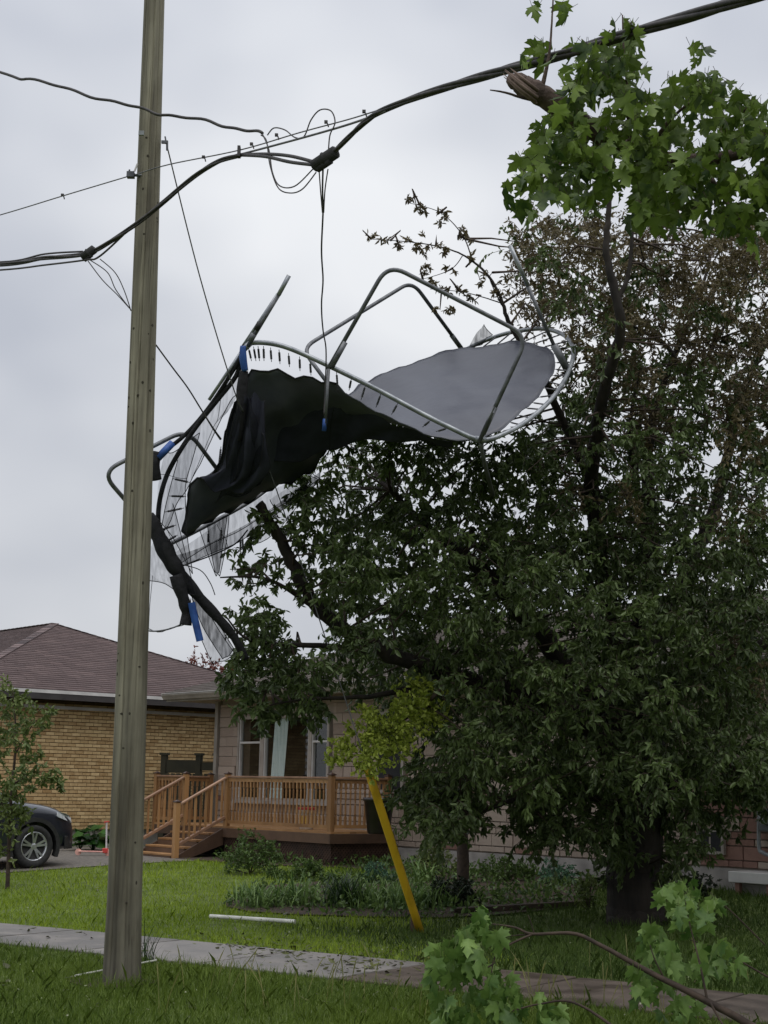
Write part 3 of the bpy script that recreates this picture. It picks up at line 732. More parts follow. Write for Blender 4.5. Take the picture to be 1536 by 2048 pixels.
MB().lathe([(0.115, 0), (0.125, 0.01), (0.142, 0.33), (0.15, 0.335), (0.15, 0.36)], 24).build('pail', M['bucket'], bk, smooth=True)
MB().lathe([(0.153, 0.345), (0.156, 0.35), (0.156, 0.385), (0.14, 0.392)], 24).build('lid', M['redlid'], bk)
lb = MB(); A0 = math.atan2(-bp[1], -bp[0]); k = 9
vs = []
for z, r_ in ((0.07, 0.1315), (0.24, 0.1395)):
    for i in range(k): a = A0 - 0.9 + 0.9 * i / (k - 1); vs.append((r_ * math.cos(a), r_ * math.sin(a), z))
lb.add(vs, [(i, i + 1, k + i + 1, k + i) for i in range(k - 1)]).build('label_patch', M['yellab'], bk, smooth=True)

# dark wooden gate between the houses
M['gate'] = mat('dark_green_wood', srgb(40, 40, 28), srgb(60, 56, 40), rough=0.8, scale=4, rnd=0.3, lo=0.2, hi=0.8)
ga, gb = P(326, 1590, 34.2), P(432, 1590, 33.8)
gt = empty('side_gate', (ga[0], ga[1], 0.25), math.atan2(gb[1] - ga[1], gb[0] - ga[0])); tag(gt, 'dark weathered wooden gate and fence between the two houses', 'gate')
GL = float(np.hypot(*(gb - ga)[:2])); GT = P(326, 1512, 34.2)[2] - 0.25
for x in (0.0, GL * 0.66, GL):
    o = MB().box(x - 0.06, x + 0.06, -0.06, 0.06, 0, GT + 0.02).build('post', M['gate'], gt)
    MB().box(x - 0.085, x + 0.085, -0.085, 0.085, GT + 0.021, GT + 0.07).build('post_cap', M['gate'], o)
MB().box(0.061, GL * 0.66 - 0.061, -0.03, 0.03, GT - 0.36, GT - 0.08).build('top_panel', M['gate'], gt)
MB().box(GL * 0.66 + 0.061, GL - 0.061, -0.03, 0.03, GT - 0.30, GT - 0.12).build('top_panel', M['gate'], gt)
n = int(GL / 0.13)
for i in range(n):
    x = 0.1 + (GL - 0.2) * i / (n - 1)
    MB().box(x - 0.045, x + 0.045, -0.055, -0.032, 0.05, GT - 0.37).build('board', M['gate'], gt)

# ------------------------------------------------------------------ dark SUV in the driveway
M['paint'] = mat('dark_blue_paint', (0.010, 0.013, 0.022), (0.014, 0.018, 0.028), rough=0.28, scale=2, spec=0.6, coat=0.7)
M['trim'] = mat('black_plastic_trim', (0.013, 0.013, 0.014), (0.022, 0.022, 0.023), rough=0.6, scale=10)
M['rubber'] = mat('tyre_rubber', (0.016, 0.016, 0.017), (0.028, 0.028, 0.028), rough=0.85, scale=20)
M['alloy'] = mat('silver_alloy', srgb(170, 172, 176), srgb(200, 202, 206), rough=0.3, metal=0.8, scale=5)
M['lamp'] = mat('headlight_lens', srgb(170, 176, 182), srgb(216, 220, 224), rough=0.08, scale=20, coat=0.8)
M['carglass'] = mat('tinted_car_glass', (0.012, 0.015, 0.018), (0.02, 0.024, 0.028), rough=0.05, spec=0.8)
wg = G(66, 1738); WR = 0.36
car = empty('parked_suv', (0, 0, 0), YANG); tag(car, 'dark blue SUV parked on the driveway beside the yellow brick wall', 'car')
# local frame: +x forward, -y towards the camera; front axle at x=0, near wheel face at y=0
car.location = (wg[0], wg[1], float(hgt(wg[0], wg[1])) + 0.012)
HW = 0.92
st = [  # x, z_bottom, z_belt, half_belt, z_top, half_top
    (-3.70, 0.45, 0.95, 0.70, 1.05, 0.60), (-3.62, 0.35, 1.02, 0.84, 1.30, 0.66), (-3.2, 0.28, 1.05, 0.90, 1.66, 0.62), (-2.4, 0.24, 1.03, 0.92, 1.70, 0.66),
    (-1.5, 0.23, 1.02, 0.92, 1.70, 0.66), (-0.95, 0.23, 1.02, 0.92, 1.56, 0.70), (-0.52, 0.23, 1.03, 0.915, 1.22, 0.78), (-0.30, 0.23, 1.03, 0.91, 1.10, 0.76), (0.05, 0.23, 1.00, 0.905, 1.075, 0.74),
    (0.35, 0.25, 0.96, 0.89, 1.04, 0.70), (0.58, 0.27, 0.90, 0.86, 0.99, 0.62), (0.74, 0.27, 0.82, 0.80, 0.92, 0.50), (0.83, 0.28, 0.72, 0.72, 0.80, 0.40), (0.88, 0.34, 0.60, 0.62, 0.64, 0.35)]
V = []; 
for (x, zb, zm, wm, zt, wt) in st:
    half = [(wm * 0.90, zb), (wm * 0.985, zb + 0.10), (wm, zb + (zm - zb) * 0.55), (wm * 0.985, zm - 0.06), (wm * 0.955, zm), (wt, zt - 0.02), (wt * 0.8, zt + 0.008), (wt * 0.4, zt + 0.02)]
    ring = [(x, -a, b) for a, b in half] + [(x, a, b) for a, b in reversed(half)]
    V.append([(p[0], p[1] + HW, p[2]) for p in ring])
nk = len(V[0]); mb = MB(); fl = []
for i in range(len(V) - 1):
    for j in range(nk):
        j2 = (j + 1) % nk; fl.append((i * nk + j, (i + 1) * nk + j, (i + 1) * nk + j2, i * nk + j2))
fl.append(tuple(range(nk))); fl.append(tuple((len(V) - 1) * nk + j for j in range(nk - 1, -1, -1)))
mb.add([p for r_ in V for p in r_], fl)
body = mb.build('body', M['paint'], None)
bm = bmesh.new(); bm.from_mesh(body.data); bmesh.ops.recalc_face_normals(bm, faces=bm.faces); bm.to_mesh(body.data); bm.free()
sub = body.modifiers.new('s', 'SUBSURF'); sub.levels = 2; sub.render_levels = 2
cuts = []
for ax in (0.0, -2.69):
    for y in (-0.1, 2 * HW + 0.1):
        c = MB().lathe([(WR + 0.065, -0.34), (WR + 0.065, 0.34)], 32, org=(ax, y, WR), ax=((1, 0, 0), (0, 0, 1), (0, -1, 0))).build('cutter', None)
        md = body.modifiers.new('b', 'BOOLEAN'); md.operation = 'DIFFERENCE'; md.object = c; md.solver = 'EXACT'; cuts.append(c)
bpy.context.view_layer.update()
dg = bpy.context.evaluated_depsgraph_get(); nb_ = bpy.data.meshes.new_from_object(body.evaluated_get(dg))
body.modifiers.clear(); body.data = nb_
for c in cuts: me = c.data; bpy.data.objects.remove(c); bpy.data.meshes.remove(me)
body.parent = car; smooth_angle(body)
def arc_strip(ax, y0, y1, r0, r1, a0, a1, name, m):
    mb = MB(); n = 20; vs = []
    for i in range(n + 1):
        a = a0 + (a1 - a0) * i / n
        for r_, y in ((r0, y0), (r1, y0), (r1, y1), (r0, y1)): vs.append((ax + r_ * math.cos(a), y, WR + r_ * math.sin(a)))
    mb.add(vs, [(i * 4 + j, i * 4 + (j + 1) % 4, (i + 1) * 4 + (j + 1) % 4, (i + 1) * 4 + j) for i in range(n) for j in range(4)] + [(0, 3, 2, 1), (n * 4, n * 4 + 1, n * 4 + 2, n * 4 + 3)])
    return mb.build(name, m, car)
for ax in (0.0, -2.69):
    arc_strip(ax, -0.012, 0.10, WR + 0.05, WR + 0.12, R(-22), R(202), 'wheel_arch_cladding', M['trim'])
    for side, yy in ((-1, 0.10), (1, 2 * HW - 0.10)):
        w = empty('wheel'); w.parent = car; w.location = (ax, yy, WR)
        axm = ((1, 0, 0), (0, 0, 1), (0, -side * -1.0, 0)) if side > 0 else ((1, 0, 0), (0, 0, 1), (0, -1, 0))
        MB().lathe([(0.235, -0.11), (0.32, -0.115), (0.352, -0.09), (WR, -0.05), (WR, 0.05), (0.352, 0.09), (0.32, 0.115), (0.245, 0.10), (0.235, 0.06)], 40, ax=axm).build('tyre', M['rubber'], w, smooth=True)
        MB().lathe([(0.238, -0.10), (0.238, 0.085), (0.248, 0.10), (0.228, 0.10), (0.215, 0.07), (0.205, 0.0), (0.20, -0.09)], 40, ax=axm).build('rim', M['alloy'], w, smooth=True)
        MB().lathe([(0.20, -0.02), (0.05, -0.01), (0.001, -0.01)], 24, ax=axm).build('brake_disc', M['trim'], w)
        sp = MB(); A = np.array(axm)
        for k in range(5):
            for da in (-0.17, 0.17):
                a = 2 * math.pi * k / 5 + 0.3; b = a + da
                p = np.array([0.045 * math.cos(a + da * 0.6), 0.045 * math.sin(a + da * 0.6), 0.075]); q = np.array([0.225 * math.cos(b), 0.225 * math.sin(b), 0.088])
                sp.beam(p @ A, q @ A, 0.034, 0.022, up=tuple(np.array([0, 0, 1]) @ A))
            a = 2 * math.pi * k / 5 + 0.3
            sp.beam(np.array([0.03 * math.cos(a), 0.03 * math.sin(a), 0.07]) @ A, np.array([0.12 * math.cos(a), 0.12 * math.sin(a), 0.075]) @ A, 0.05, 0.02, up=tuple(np.array([0, 0, 1]) @ A))
        sp.lathe([(0.055, 0.04), (0.055, 0.085), (0.035, 0.092)], 16, ax=axm); sp.build('spokes', M['alloy'], w)
MB().beam((-2.25, -0.012, 0.30), (-0.44, -0.012, 0.30), 0.04, 0.20).build('sill_cladding', M['trim'], car)
hl = MB(); hl.add([(0.42, 0.015, 0.86), (0.60, 0.075, 0.80), (0.78, 0.20, 0.76), (0.80, 0.25, 0.83), (0.62, 0.10, 0.90), (0.44, 0.03, 0.93)] + [(0.42, 0.10, 0.86), (0.58, 0.15, 0.80), (0.70, 0.28, 0.76), (0.72, 0.3, 0.83), (0.6, 0.18, 0.9), (0.44, 0.12, 0.93)],
   [(0, 1, 2, 3, 4, 5)] + [(i, (i + 1) % 6, (i + 1) % 6 + 6, i + 6) for i in range(6)]).build('headlight', M['lamp'], car, bevel=0.01)
MB().beam((0.60, 0.06, 0.42), (0.84, 0.24, 0.42), 0.03, 0.22).build('bumper_cladding', M['trim'], car, bevel=0.012)
MB().beam((0.86, 0.45, 0.60), (0.86, 1.39, 0.60), 0.05, 0.20).build('grille', M['trim'], car, bevel=0.012)
for a, b, c_, d_ in ((-0.70, -1.42, -1.02, -1.44), (-1.48, -2.35, -1.50, -2.25), (-2.42, -3.15, -2.42, -2.95)):
    yb0, yt0 = 0.046, 0.245
    MB().add([(a, yb0, 1.06), (b, yb0, 1.06), (d_, yt0, 1.60), (c_, yt0, 1.60), (a, yb0 + .03, 1.06), (b, yb0 + .03, 1.06), (d_, yt0 + .03, 1.60), (c_, yt0 + .03, 1.60)],
             [(0, 1, 2, 3), (7, 6, 5, 4), (0, 4, 5, 1), (1, 5, 6, 2), (2, 6, 7, 3), (3, 7, 4, 0)]).build('side_window', M['carglass'], car)
MB().box(-0.80, -0.62, -0.16, 0.02, 1.04, 1.17).build('side_mirror', M['paint'], car, bevel=0.03)

# ------------------------------------------------------------------ child's scooter lying by the wall
M['scred'] = mat('red_plastic', srgb(196, 60, 58), srgb(214, 92, 84), rough=0.4, scale=5)
M['scpink'] = mat('pink_deck', srgb(210, 150, 140), srgb(222, 174, 160), rough=0.5, scale=5)
M['scwhite'] = mat('white_tube', srgb(200, 196, 196), srgb(220, 216, 216), rough=0.4, scale=5)
sg = G(212, 1713); sc_ = empty('kick_scooter', sg + np.array([0, 0, 0.012]), R(-4)); tag(sc_, 'small red and pink kick scooter standing by the brick wall', 'scooter')
MB().box(-0.52, -0.05, -0.05, 0.05, 0.06, 0.085).build('deck', M['scpink'], sc_, bevel=0.01)
MB().tube([(0.0, 0, 0.07), (-0.02, 0, 0.62)], 0.016, 10).build('steering_tube', M['scwhite'], sc_)
MB().tube([(-0.02, -0.16, 0.62), (-0.02, 0.16, 0.62)], 0.015, 10).build('handlebar', M['scred'], sc_)
MB().box(-0.07, 0.03, -0.04, 0.04, 0.05, 0.14).build('fork', M['scred'], sc_, bevel=0.012)
for x in (0.03, -0.53):
    MB().lathe([(0.02, -0.012), (0.06, -0.012), (0.06, 0.012), (0.02, 0.012)], 20, org=(x, 0, 0.06), ax=((1, 0, 0), (0, 0, 1), (0, -1, 0))).build('wheel', M['scpink'], sc_)

# ------------------------------------------------------------------ white pipe on the lawn, thin stick by the pole
M['pvc'] = mat('white_pvc', srgb(190, 190, 182), srgb(216, 216, 208), rough=0.4, scale=6)
a, b = G(420, 1841), G(590, 1853)
pvc = MB().tube([a + np.array([0, 0, 0.05]), b + np.array([0, 0, 0.055])], 0.024, 12).build('plastic_pipe', M['pvc']); tag(pvc, 'long white plastic pipe lying on the lawn by the flower bed', 'pipe')
a, b = G(150, 1960), G(312, 1932)
st_ = MB().tube([a + np.array([0, 0, 0.035]), b + np.array([0, 0, 0.05])], 0.008, 8).build('thin_rod', M['pvc']); tag(st_, 'thin white rod lying in the grass at the utility pole', 'rod')
# yellow guy wire guard
M['gyel'] = mat('yellow_guard_plastic', srgb(150, 118, 30), srgb(218, 176, 42), rough=0.5, scale=3, stretch=(1, 1, .35), detail=8, bump=0.08, spec=0.4, lo=.3, hi=.5)
GA = G(842, 1868)                        # where the guy meets the ground
gh, POLE_Y = None, 13.0
GTOP = P(333, 288, 12.98)
gdir = nrm(GTOP - GA)
def guy_at_py(py):
    lo, hi = 0.0, 1.0
    for _ in range(40):
        m_ = (lo + hi) / 2
        if proj(GA + (GTOP - GA) * m_)[1] > py: lo = m_
        else: hi = m_
    return GA + (GTOP - GA) * lo
gtop = guy_at_py(1535)
gg = empty('guy_wire_guard', GA); tag(gg, 'leaning yellow plastic guy wire guard on the lawn', 'guard')
s1 = MB(); pts = [GA - GA + gdir * 0.02, (gtop - GA)]
s1.tube(dense(pts, 0.3), 0.046, 14); s1.build('tube_body', M['gyel'], gg, smooth=True)
s2 = MB().tube([gtop - GA - gdir * 0.06, gtop - GA - gdir * 0.03], 0.0485, 14).build('end_band', M['gyel'], gg)
bolt = MB().lathe([(0.012, 0), (0.012, 0.02)], 8, org=(gtop - GA - gdir * 0.10 + np.array([0, -0.05, 0])), ax=((1, 0, 0), (0, 0, 1), (0, -1, 0))).build('bolt', M['trim'], gg)
# short dark stub beside the anchor
sb = G(830, 1868); stb = MB().tube([sb - np.array([0, 0, 0.05]), sb + np.array([-0.01, 0, 0.26])], [0.055, 0.045], 10).build('anchor_stub', M['lattice']); tag(stb, 'short dark wooden stub beside the foot of the yellow guard', 'stub')

# ------------------------------------------------------------------ utility pole
def pole_mat():
    m = bpy.data.materials.new('weathered_pole_wood'); m.use_nodes = True; t = m.node_tree; b = t.nodes['Principled BSDF']; L = t.links.new
    tcn = t.nodes.new('ShaderNodeTexCoord')
    def noise(sc, stretch, det=6, rough=0.6):
        mp_ = t.nodes.new('ShaderNodeMapping'); mp_.inputs['Scale'].default_value = stretch; L(tcn.outputs['Object'], mp_.inputs[0])
        n = t.nodes.new('ShaderNodeTexNoise'); n.inputs['Scale'].default_value = sc; n.inputs['Detail'].default_value = det; n.inputs['Roughness'].default_value = rough
        L(mp_.outputs[0], n.inputs['Vector']); return n
    grain = noise(14, (1, 1, 0.035)); blot = noise(2.2, (1, 1, 0.45), 5); fine = noise(60, (1, 1, 0.02), 3)
    r1 = t.nodes.new('ShaderNodeValToRGB'); e = r1.color_ramp.elements
    e[0].position = 0.30; e[0].color = (*srgb(80, 76, 64), 1); e[1].position = 0.72; e[1].color = (*srgb(152, 147, 128), 1)
    L(grain.outputs[0], r1.inputs[0])
    r2 = t.nodes.new('ShaderNodeValToRGB'); e = r2.color_ramp.elements
    e[0].position = 0.36; e[0].color = (0.50, 0.47, 0.42, 1); e[1].position = 0.60; e[1].color = (1, 1, 1, 1); L(blot.outputs[0], r2.inputs[0])
    mxx = t.nodes.new('ShaderNodeMix'); mxx.data_type = 'RGBA'; mxx.blend_type = 'MULTIPLY'; mxx.inputs[0].default_value = 0.8
    L(r1.outputs[0], mxx.inputs[6]); L(r2.outputs[0], mxx.inputs[7])
    r3 = t.nodes.new('ShaderNodeValToRGB'); e = r3.color_ramp.elements
    e[0].position = 0.33; e[0].color = (0.25, 0.24, 0.2, 1); e[1].position = 0.40; e[1].color = (1, 1, 1, 1); L(fine.outputs[0], r3.inputs[0])
    mx2 = t.nodes.new('ShaderNodeMix'); mx2.data_type = 'RGBA'; mx2.blend_type = 'MULTIPLY'; mx2.inputs[0].default_value = 0.7
    L(mxx.outputs[2], mx2.inputs[6]); L(r3.outputs[0], mx2.inputs[7])
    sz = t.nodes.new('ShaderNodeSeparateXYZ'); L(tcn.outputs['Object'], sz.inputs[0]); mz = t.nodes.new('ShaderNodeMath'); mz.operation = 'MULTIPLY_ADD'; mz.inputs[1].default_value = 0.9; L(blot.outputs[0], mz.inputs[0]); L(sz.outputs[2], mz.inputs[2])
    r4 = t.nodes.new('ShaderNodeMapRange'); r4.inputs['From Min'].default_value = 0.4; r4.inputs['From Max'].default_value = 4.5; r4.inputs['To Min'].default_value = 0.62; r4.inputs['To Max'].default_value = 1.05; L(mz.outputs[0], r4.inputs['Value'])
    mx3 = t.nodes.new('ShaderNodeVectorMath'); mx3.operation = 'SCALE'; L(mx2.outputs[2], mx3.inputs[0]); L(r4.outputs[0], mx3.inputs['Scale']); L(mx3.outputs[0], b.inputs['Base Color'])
    b.inputs['Roughness'].default_value = 0.8
    bn = t.nodes.new('ShaderNodeBump'); bn.inputs['Strength'].default_value = 0.5; bn.inputs['Distance'].default_value = 0.012; L(grain.outputs[0], bn.inputs['Height']); L(bn.outputs[0], b.inputs['Normal'])
    return m
M['pole'] = pole_mat()
PB = G(243, 1965); PT = P(309, 0, PB[1]); pdir = (PT - PB) / (PT[2] - PB[2])   # per metre of height
pole = empty('utility_pole', PB); tag(pole, 'tall weathered wooden utility pole standing beside the sidewalk', 'pole')
def pole_at(z): return PB + pdir * (z - PB[2])
def pole_r(z): return 0.146 - 0.0062 * z
# trunk with long drying checks cut into the surface
NA, NZ = 150, 60; zz = np.concatenate([[-0.3], np.linspace(0, 10.6, NZ)]); V = []
checks = [(R(238), 0.0, 5.2, 0.012), (R(300), 2.2, 8.5, 0.008), (R(262), 3.0, 10.5, 0.008), (R(215), 4.5, 10, 0.010), (R(285), 0.3, 1.9, 0.007)]
for z in zz:
    r_ = pole_r(z) + (0.012 * max(0, 1 - z / 0.6) if z > 0 else 0.012)
    for k in range(NA):
        a = 2 * math.pi * k / NA; rr_ = r_ * (1 + 0.008 * math.sin(3 * a + z * 0.5) + 0.006 * math.sin(7 * a - z))
        for (ca, z0, z1, dpt) in checks:
            if z0 < z < z1 and abs((a - ca - 0.07 * math.sin(z * 0.9 + ca * 3) - 0.05 * (z - z0) + math.pi) % (2 * math.pi) - math.pi) < 0.045 + 0.015 * math.sin(z * 1.7): rr_ -= dpt * 1.5
        c = pdir * z; V.append((c[0] + rr_ * math.cos(a), c[1] + rr_ * math.sin(a), z))
F_ = [(i * NA + k, i * NA + (k + 1) % NA, (i + 1) * NA + (k + 1) % NA, (i + 1) * NA + k) for i in range(len(zz) - 1) for k in range(NA)] + [tuple((len(zz) - 1) * NA + k for k in range(NA))]
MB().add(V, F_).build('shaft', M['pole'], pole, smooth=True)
M['knot'] = mat('dark_knot', srgb(38, 34, 26), srgb(56, 50, 38), rough=0.9)
rk = random.Random(3); knot = MB().lathe([(0.012, -0.004), (0.010, 0.002), (0.004, 0.003)], 8, ax=((0, 0, 1), (1, 0, 0), (0, -1, 0))).mesh('knot'); knot.materials.append(M['knot'])
for i in range(34):
    z = 0.5 + 7.0 * rk.random(); a = R(270) + rk.uniform(-1.2, 1.2); c = pdir * z; r_ = pole_r(z) - 0.001
    link('knot', knot, None, pole, (c[0] + r_ * math.cos(a), c[1] + r_ * math.sin(a), z), (0, 0, a + R(90)), (rk.uniform(.6, 1.3), 1, rk.uniform(.7, 1.6)))
M['steel'] = mat('dark_galvanised', srgb(70, 72, 76), srgb(100, 102, 106), rough=0.5, metal=0.6, scale=12)
M['cable'] = mat('black_cable', srgb(40, 38, 40), srgb(66, 62, 62), rough=0.55, scale=20)
M['cable_g'] = mat('grey_steel_wire', srgb(84, 84, 88), srgb(112, 112, 114), rough=0.5, scale=20)
zc = P(265, 350, 12.95)[2]; c = pole_at(zc) - PB
hw = empty('cable_clamp'); hw.parent = pole
q = P(262, 350, 12.9) - PB
MB().box(q[0] - 0.035, q[0] + 0.03, q[1] - 0.03, q[1] + 0.03, q[2] - 0.025, q[2] + 0.025).tube([q + np.array([0, 0, 0]), q + np.array([0.09, 0.02, 0.005])], 0.014, 8).tube([q + np.array([-0.02, 0, 0.02]), q + np.array([-0.015, 0, 0.05])], 0.008, 6).build('clamp_body', M['steel'], hw)
MB().tube([q + np.array([0.03, -0.01, 0.03]), q + np.array([0.055, -0.015, 0.10])], 0.009, 8).build('clamp_bolt', M['scwhite'], hw)
q = P(334, 288, 12.95) - PB; gm = empty('guy_attachment'); gm.parent = pole
MB().box(q[0] - 0.05, q[0] + 0.006, q[1] - 0.012, q[1] + 0.012, q[2] + 0.005, q[2] + 0.03).tube([q + np.array([-0.02, 0, 0.07]), q + np.array([-0.005, 0, 0.0])], 0.008, 6).tube([q + np.array([0, 0, 0.03]), q + np.array([0.004, 0, -0.06])], 0.010, 8).build('hook', M['steel'], gm)
q = P(282, 268, 12.86) - PB
MB().box(q[0] - 0.018, q[0] + 0.03, q[1] - 0.03, q[1] - 0.005, q[2] - 0.02, q[2] + 0.02).build('tag_plate', M['pipe'], pole)

# ------------------------------------------------------------------ cables
def cable(name, pts, r, label, cat='cable', group=None, m='cable', per=8, wob=0.0, n=8, twist=None, parent=None):
    w = crom(np.array([[*P(p[0], p[1], p[2])] for p in pts]), per)
    if wob:
        k = np.arange(len(w)); w = w + np.stack([0 * k, 0 * k, wob * (np.sin(k * 0.83) * 0.6 + np.sin(k * 0.37 + 1))], 1)
    rad = r if np.isscalar(r) else np.interp(np.linspace(0, 1, len(w)), np.linspace(0, 1, len(r)), r)
    mb = MB()
    if twist:                                   # several conductors laid round each other
        w = dense(w, 0.04); k = np.arange(len(w)); rad = np.full(len(w), r) if np.isscalar(r) else np.interp(np.linspace(0, 1, len(w)), np.linspace(0, 1, len(r)), r)
        T = nrm(np.gradient(w, axis=0)); N = nrm(np.cross(T, [0, 0, 1.0])); B = np.cross(T, N)
        for c in range(twist):
            a = k * 0.16 + 2 * math.pi * c / twist
            mb.tube(w + (np.cos(a)[:, None] * N + np.sin(a)[:, None] * B) * rad[:, None] * 0.55, rad * 0.55, 6)
    else: mb.tube(w, rad, n)
    o = mb.build(name, M[m], parent, smooth=True)
    if label: tag(o, label, cat, group)
    return o
MAIN = [(-220, 548, 14.6), (0, 530, 13.9), (90, 516, 13.4), (172, 508, 13.0), (225, 480, 12.8), (270, 450, 12.7), (330, 402, 12.6), (395, 348, 12.4), (440, 322, 12.2), (480, 310, 12.0)]
cable('communication_cable', MAIN, 0.020, 'black cable bundle sweeping across the front of the utility pole', twist=3)
cable('communication_cable', [(-220, 520, 14.7), (0, 524, 13.95), (90, 508, 13.45), (165, 503, 13.05)], 0.009, 'upper thin black cable entering the left splice', group='thin cables at the left splice')
cable('communication_cable', [(-220, 552, 14.5), (0, 540, 13.85), (90, 530, 13.35), (170, 520, 12.95), (200, 512, 12.88), (262, 455, 12.72)], 0.009, 'lower thin black cable under the left splice', group='thin cables at the left splice')
def sleeve(name, a, b, r, label, clip=True):
    A, B = P(*a), P(*b); d = nrm(B - A); e = empty(name, A); tag(e, label, 'splice')
    L = np.linalg.norm(B - A); ts = [0, .04, .06, .45, .5, .55, .94, .96, 1.0]; rs = [.5, .7, 1, 1, 1.18, 1, 1, .7, .5]
    MB().tube([d * L * t for t in ts], [r * q for q in rs], 12).build('closure_body', M['rubber'], e, smooth=True)
    MB().tube([d * L * .2 + np.array([0, 0, -r * .9]), d * L * .75 + np.array([0, 0, -r * .9])], r * .55, 10).build('closure_tap', M['rubber'], e, smooth=True)
    return e
sleeve('cable_splice', (164, 516, 12.98), (190, 497, 12.93), 0.040, 'small black splice sleeve on the cables left of the pole')
sleeve('cable_splice', (626, 334, 11.15), (674, 302, 11.0), 0.050, 'large black splice sleeve hanging under the cables right of the pole')
cable('communication_cable', [(480, 310, 12.0), (530, 308, 11.7), (580, 312, 11.4), (628, 324, 11.15)], 0.014, 'upper black cable dipping into the large splice')
cable('communication_cable', [(480, 310, 12.0), (530, 313, 11.68), (580, 324, 11.38), (630, 330, 11.13)], 0.014, 'lower black cable dipping into the large splice')
cable('communication_cable', [(668, 304, 11.0), (700, 272, 10.85), (735, 240, 10.7), (770, 219, 10.55), (860, 185, 10.2), (1000, 143, 9.7), (1130, 108, 9.25), (1240, 73, 8.95), (1370, 35, 8.5), (1490, -2, 8.1), (1700, -62, 7.4)], [0.018, 0.022, 0.032, 0.034, 0.036], 'thick black cable bundle rising to the upper right corner', twist=4)
cable('messenger_wire', [(-220, 492, 15.2), (0, 430, 14.1), (125, 392, 13.5), (262, 351, 12.92)], 0.0055, 'thin steel messenger wire left of the pole', m='cable_g')
cable('messenger_wire', [(272, 349, 12.86), (338, 329, 12.6), (480, 300, 12.0), (600, 265, 11.4), (700, 238, 10.9), (770, 216, 10.55)], 0.0055, 'thin steel messenger wire running right from the pole above the splice', m='cable_g')
cable('support_strand', [(480, 309, 12.0), (600, 277, 11.4), (700, 248, 10.9), (772, 222, 10.53)], 0.009, 'straight grey strand just below the messenger wire', m='cable_g')
for i, (x, y, Y, t) in enumerate([(125, 390, 13.5, 'left of the utility pole'), (407, 314, 12.3, 'nearest the pole on its right side'), (503, 288, 11.9, 'beside the cable bend'), (553, 270, 11.6, 'above the coiled tail'), (652, 244, 11.1, 'under the wire loop'), (728, 223, 10.75, 'nearest the thick bundle')]):
    q = P(x, y, Y); e = MB().box(q[0] - 0.013, q[0] + 0.013, q[1] - 0.012, q[1] + 0.012, q[2] - 0.010, q[2] + 0.010).tube([q + np.array([0.012, 0, -0.012]), q + np.array([0.02, 0, -0.04])], 0.006, 6).build('wire_clip', M['cable'])
    tag(e, 'small dark clip on the messenger wire ' + t, 'clip', 'clips along the messenger wire')
q = P(478, 305, 11.98); e = MB().box(q[0] - 0.012, q[0] + 0.012, q[1] - 0.03, q[1] + 0.03, q[2] - 0.04, q[2] + 0.05).build('hanger_clamp', M['cable']); tag(e, 'dark hanger clamp where the cable bundle meets the strand', 'clamp')
cable('service_cable', [(-200, 70, 14.6), (0, 143, 13.6), (60, 160, 13.3), (140, 178, 13.0), (220, 203, 12.75), (290, 219, 12.6), (345, 232, 12.5), (420, 244, 12.3), (480, 258, 12.1), (525, 268, 11.9)], 0.013, 'wavy black service cable crossing the upper left sky', wob=0.012)
cable('loose_wire', [(525, 268, 11.9), (538, 300, 11.85), (545, 345, 11.8), (560, 372, 11.7), (590, 372, 11.5), (626, 338, 11.2)], 0.0055, 'inner loop of thin wire hanging left of the large splice', 'wire', 'loose wire loops')
cable('loose_wire', [(522, 270, 11.95), (533, 282, 11.9), (540, 330, 11.85), (556, 375, 11.75), (580, 386, 11.6), (605, 378, 11.4), (632, 345, 11.15)], 0.0055, 'outer loop of thin wire hanging left of the large splice', 'wire', 'loose wire loops')
cable('loose_wire', [(535, 270, 11.9), (548, 256, 11.8), (570, 260, 11.65), (590, 275, 11.5), (608, 273, 11.4), (622, 240, 11.3), (640, 220, 11.2), (662, 222, 11.1), (670, 245, 11.05), (660, 270, 11.05), (657, 300, 11.05)], 0.0055, 'thin wire arching up above the messenger wire', 'wire')
for k, (dx, l) in enumerate([(0, 'middle strand of the wires dropping from the large splice onto the trampoline'), (-8, 'left strand of the wires fanning out below the large splice'), (10, 'right strand of the wires fanning out below the large splice')]):
    pts = [(646 + dx, 338, 11.1), (645 + dx * 0.5, 380, 11.2), (646 + dx * 0.15, 425, 11.4)]
    if k == 0: pts += [(643, 500, 12.0), (646, 560, 12.7), (643, 610, 13.4), (646, 660, 14.2), (652, 700, 14.9), (651, 760, 15.12), (648, 830, 15.15)]
    cable('drop_wire', pts, 0.007 if k == 0 else 0.005, l, 'wire', wob=0.004 if k == 0 else 0)
for k, (pts, l) in enumerate([([(176, 522, 12.95), (205, 560, 12.95), (235, 590, 12.95), (262, 620, 12.98)], 'lower thin tail wire from the left splice to the pole'),
                    ([(180, 520, 12.95), (215, 545, 12.95), (232, 580, 12.95), (262, 620, 12.98)], 'middle thin tail wire from the left splice to the pole'),
                    ([(200, 518, 12.9), (230, 545, 12.92), (248, 580, 12.95), (262, 622, 12.98)], 'upper thin tail wire from the left splice to the pole')]):
    cable('tail_wire', pts, 0.0045, l, 'wire')
gw = GA + (GTOP - GA)
bend = P(468, 780, 14.75)
g2 = MB().tube(crom([GTOP, (GTOP + bend) / 2 + np.array([-0.02, 0, -0.03]), bend, P(500, 850, 15.6), P(560, 1000, 16.4), gtop], 10), 0.0065, 8).build('guy_wire', M['cable_g'], smooth=True); tag(g2, 'thin steel guy wire slanting from the pole top down to the yellow guard', 'wire')
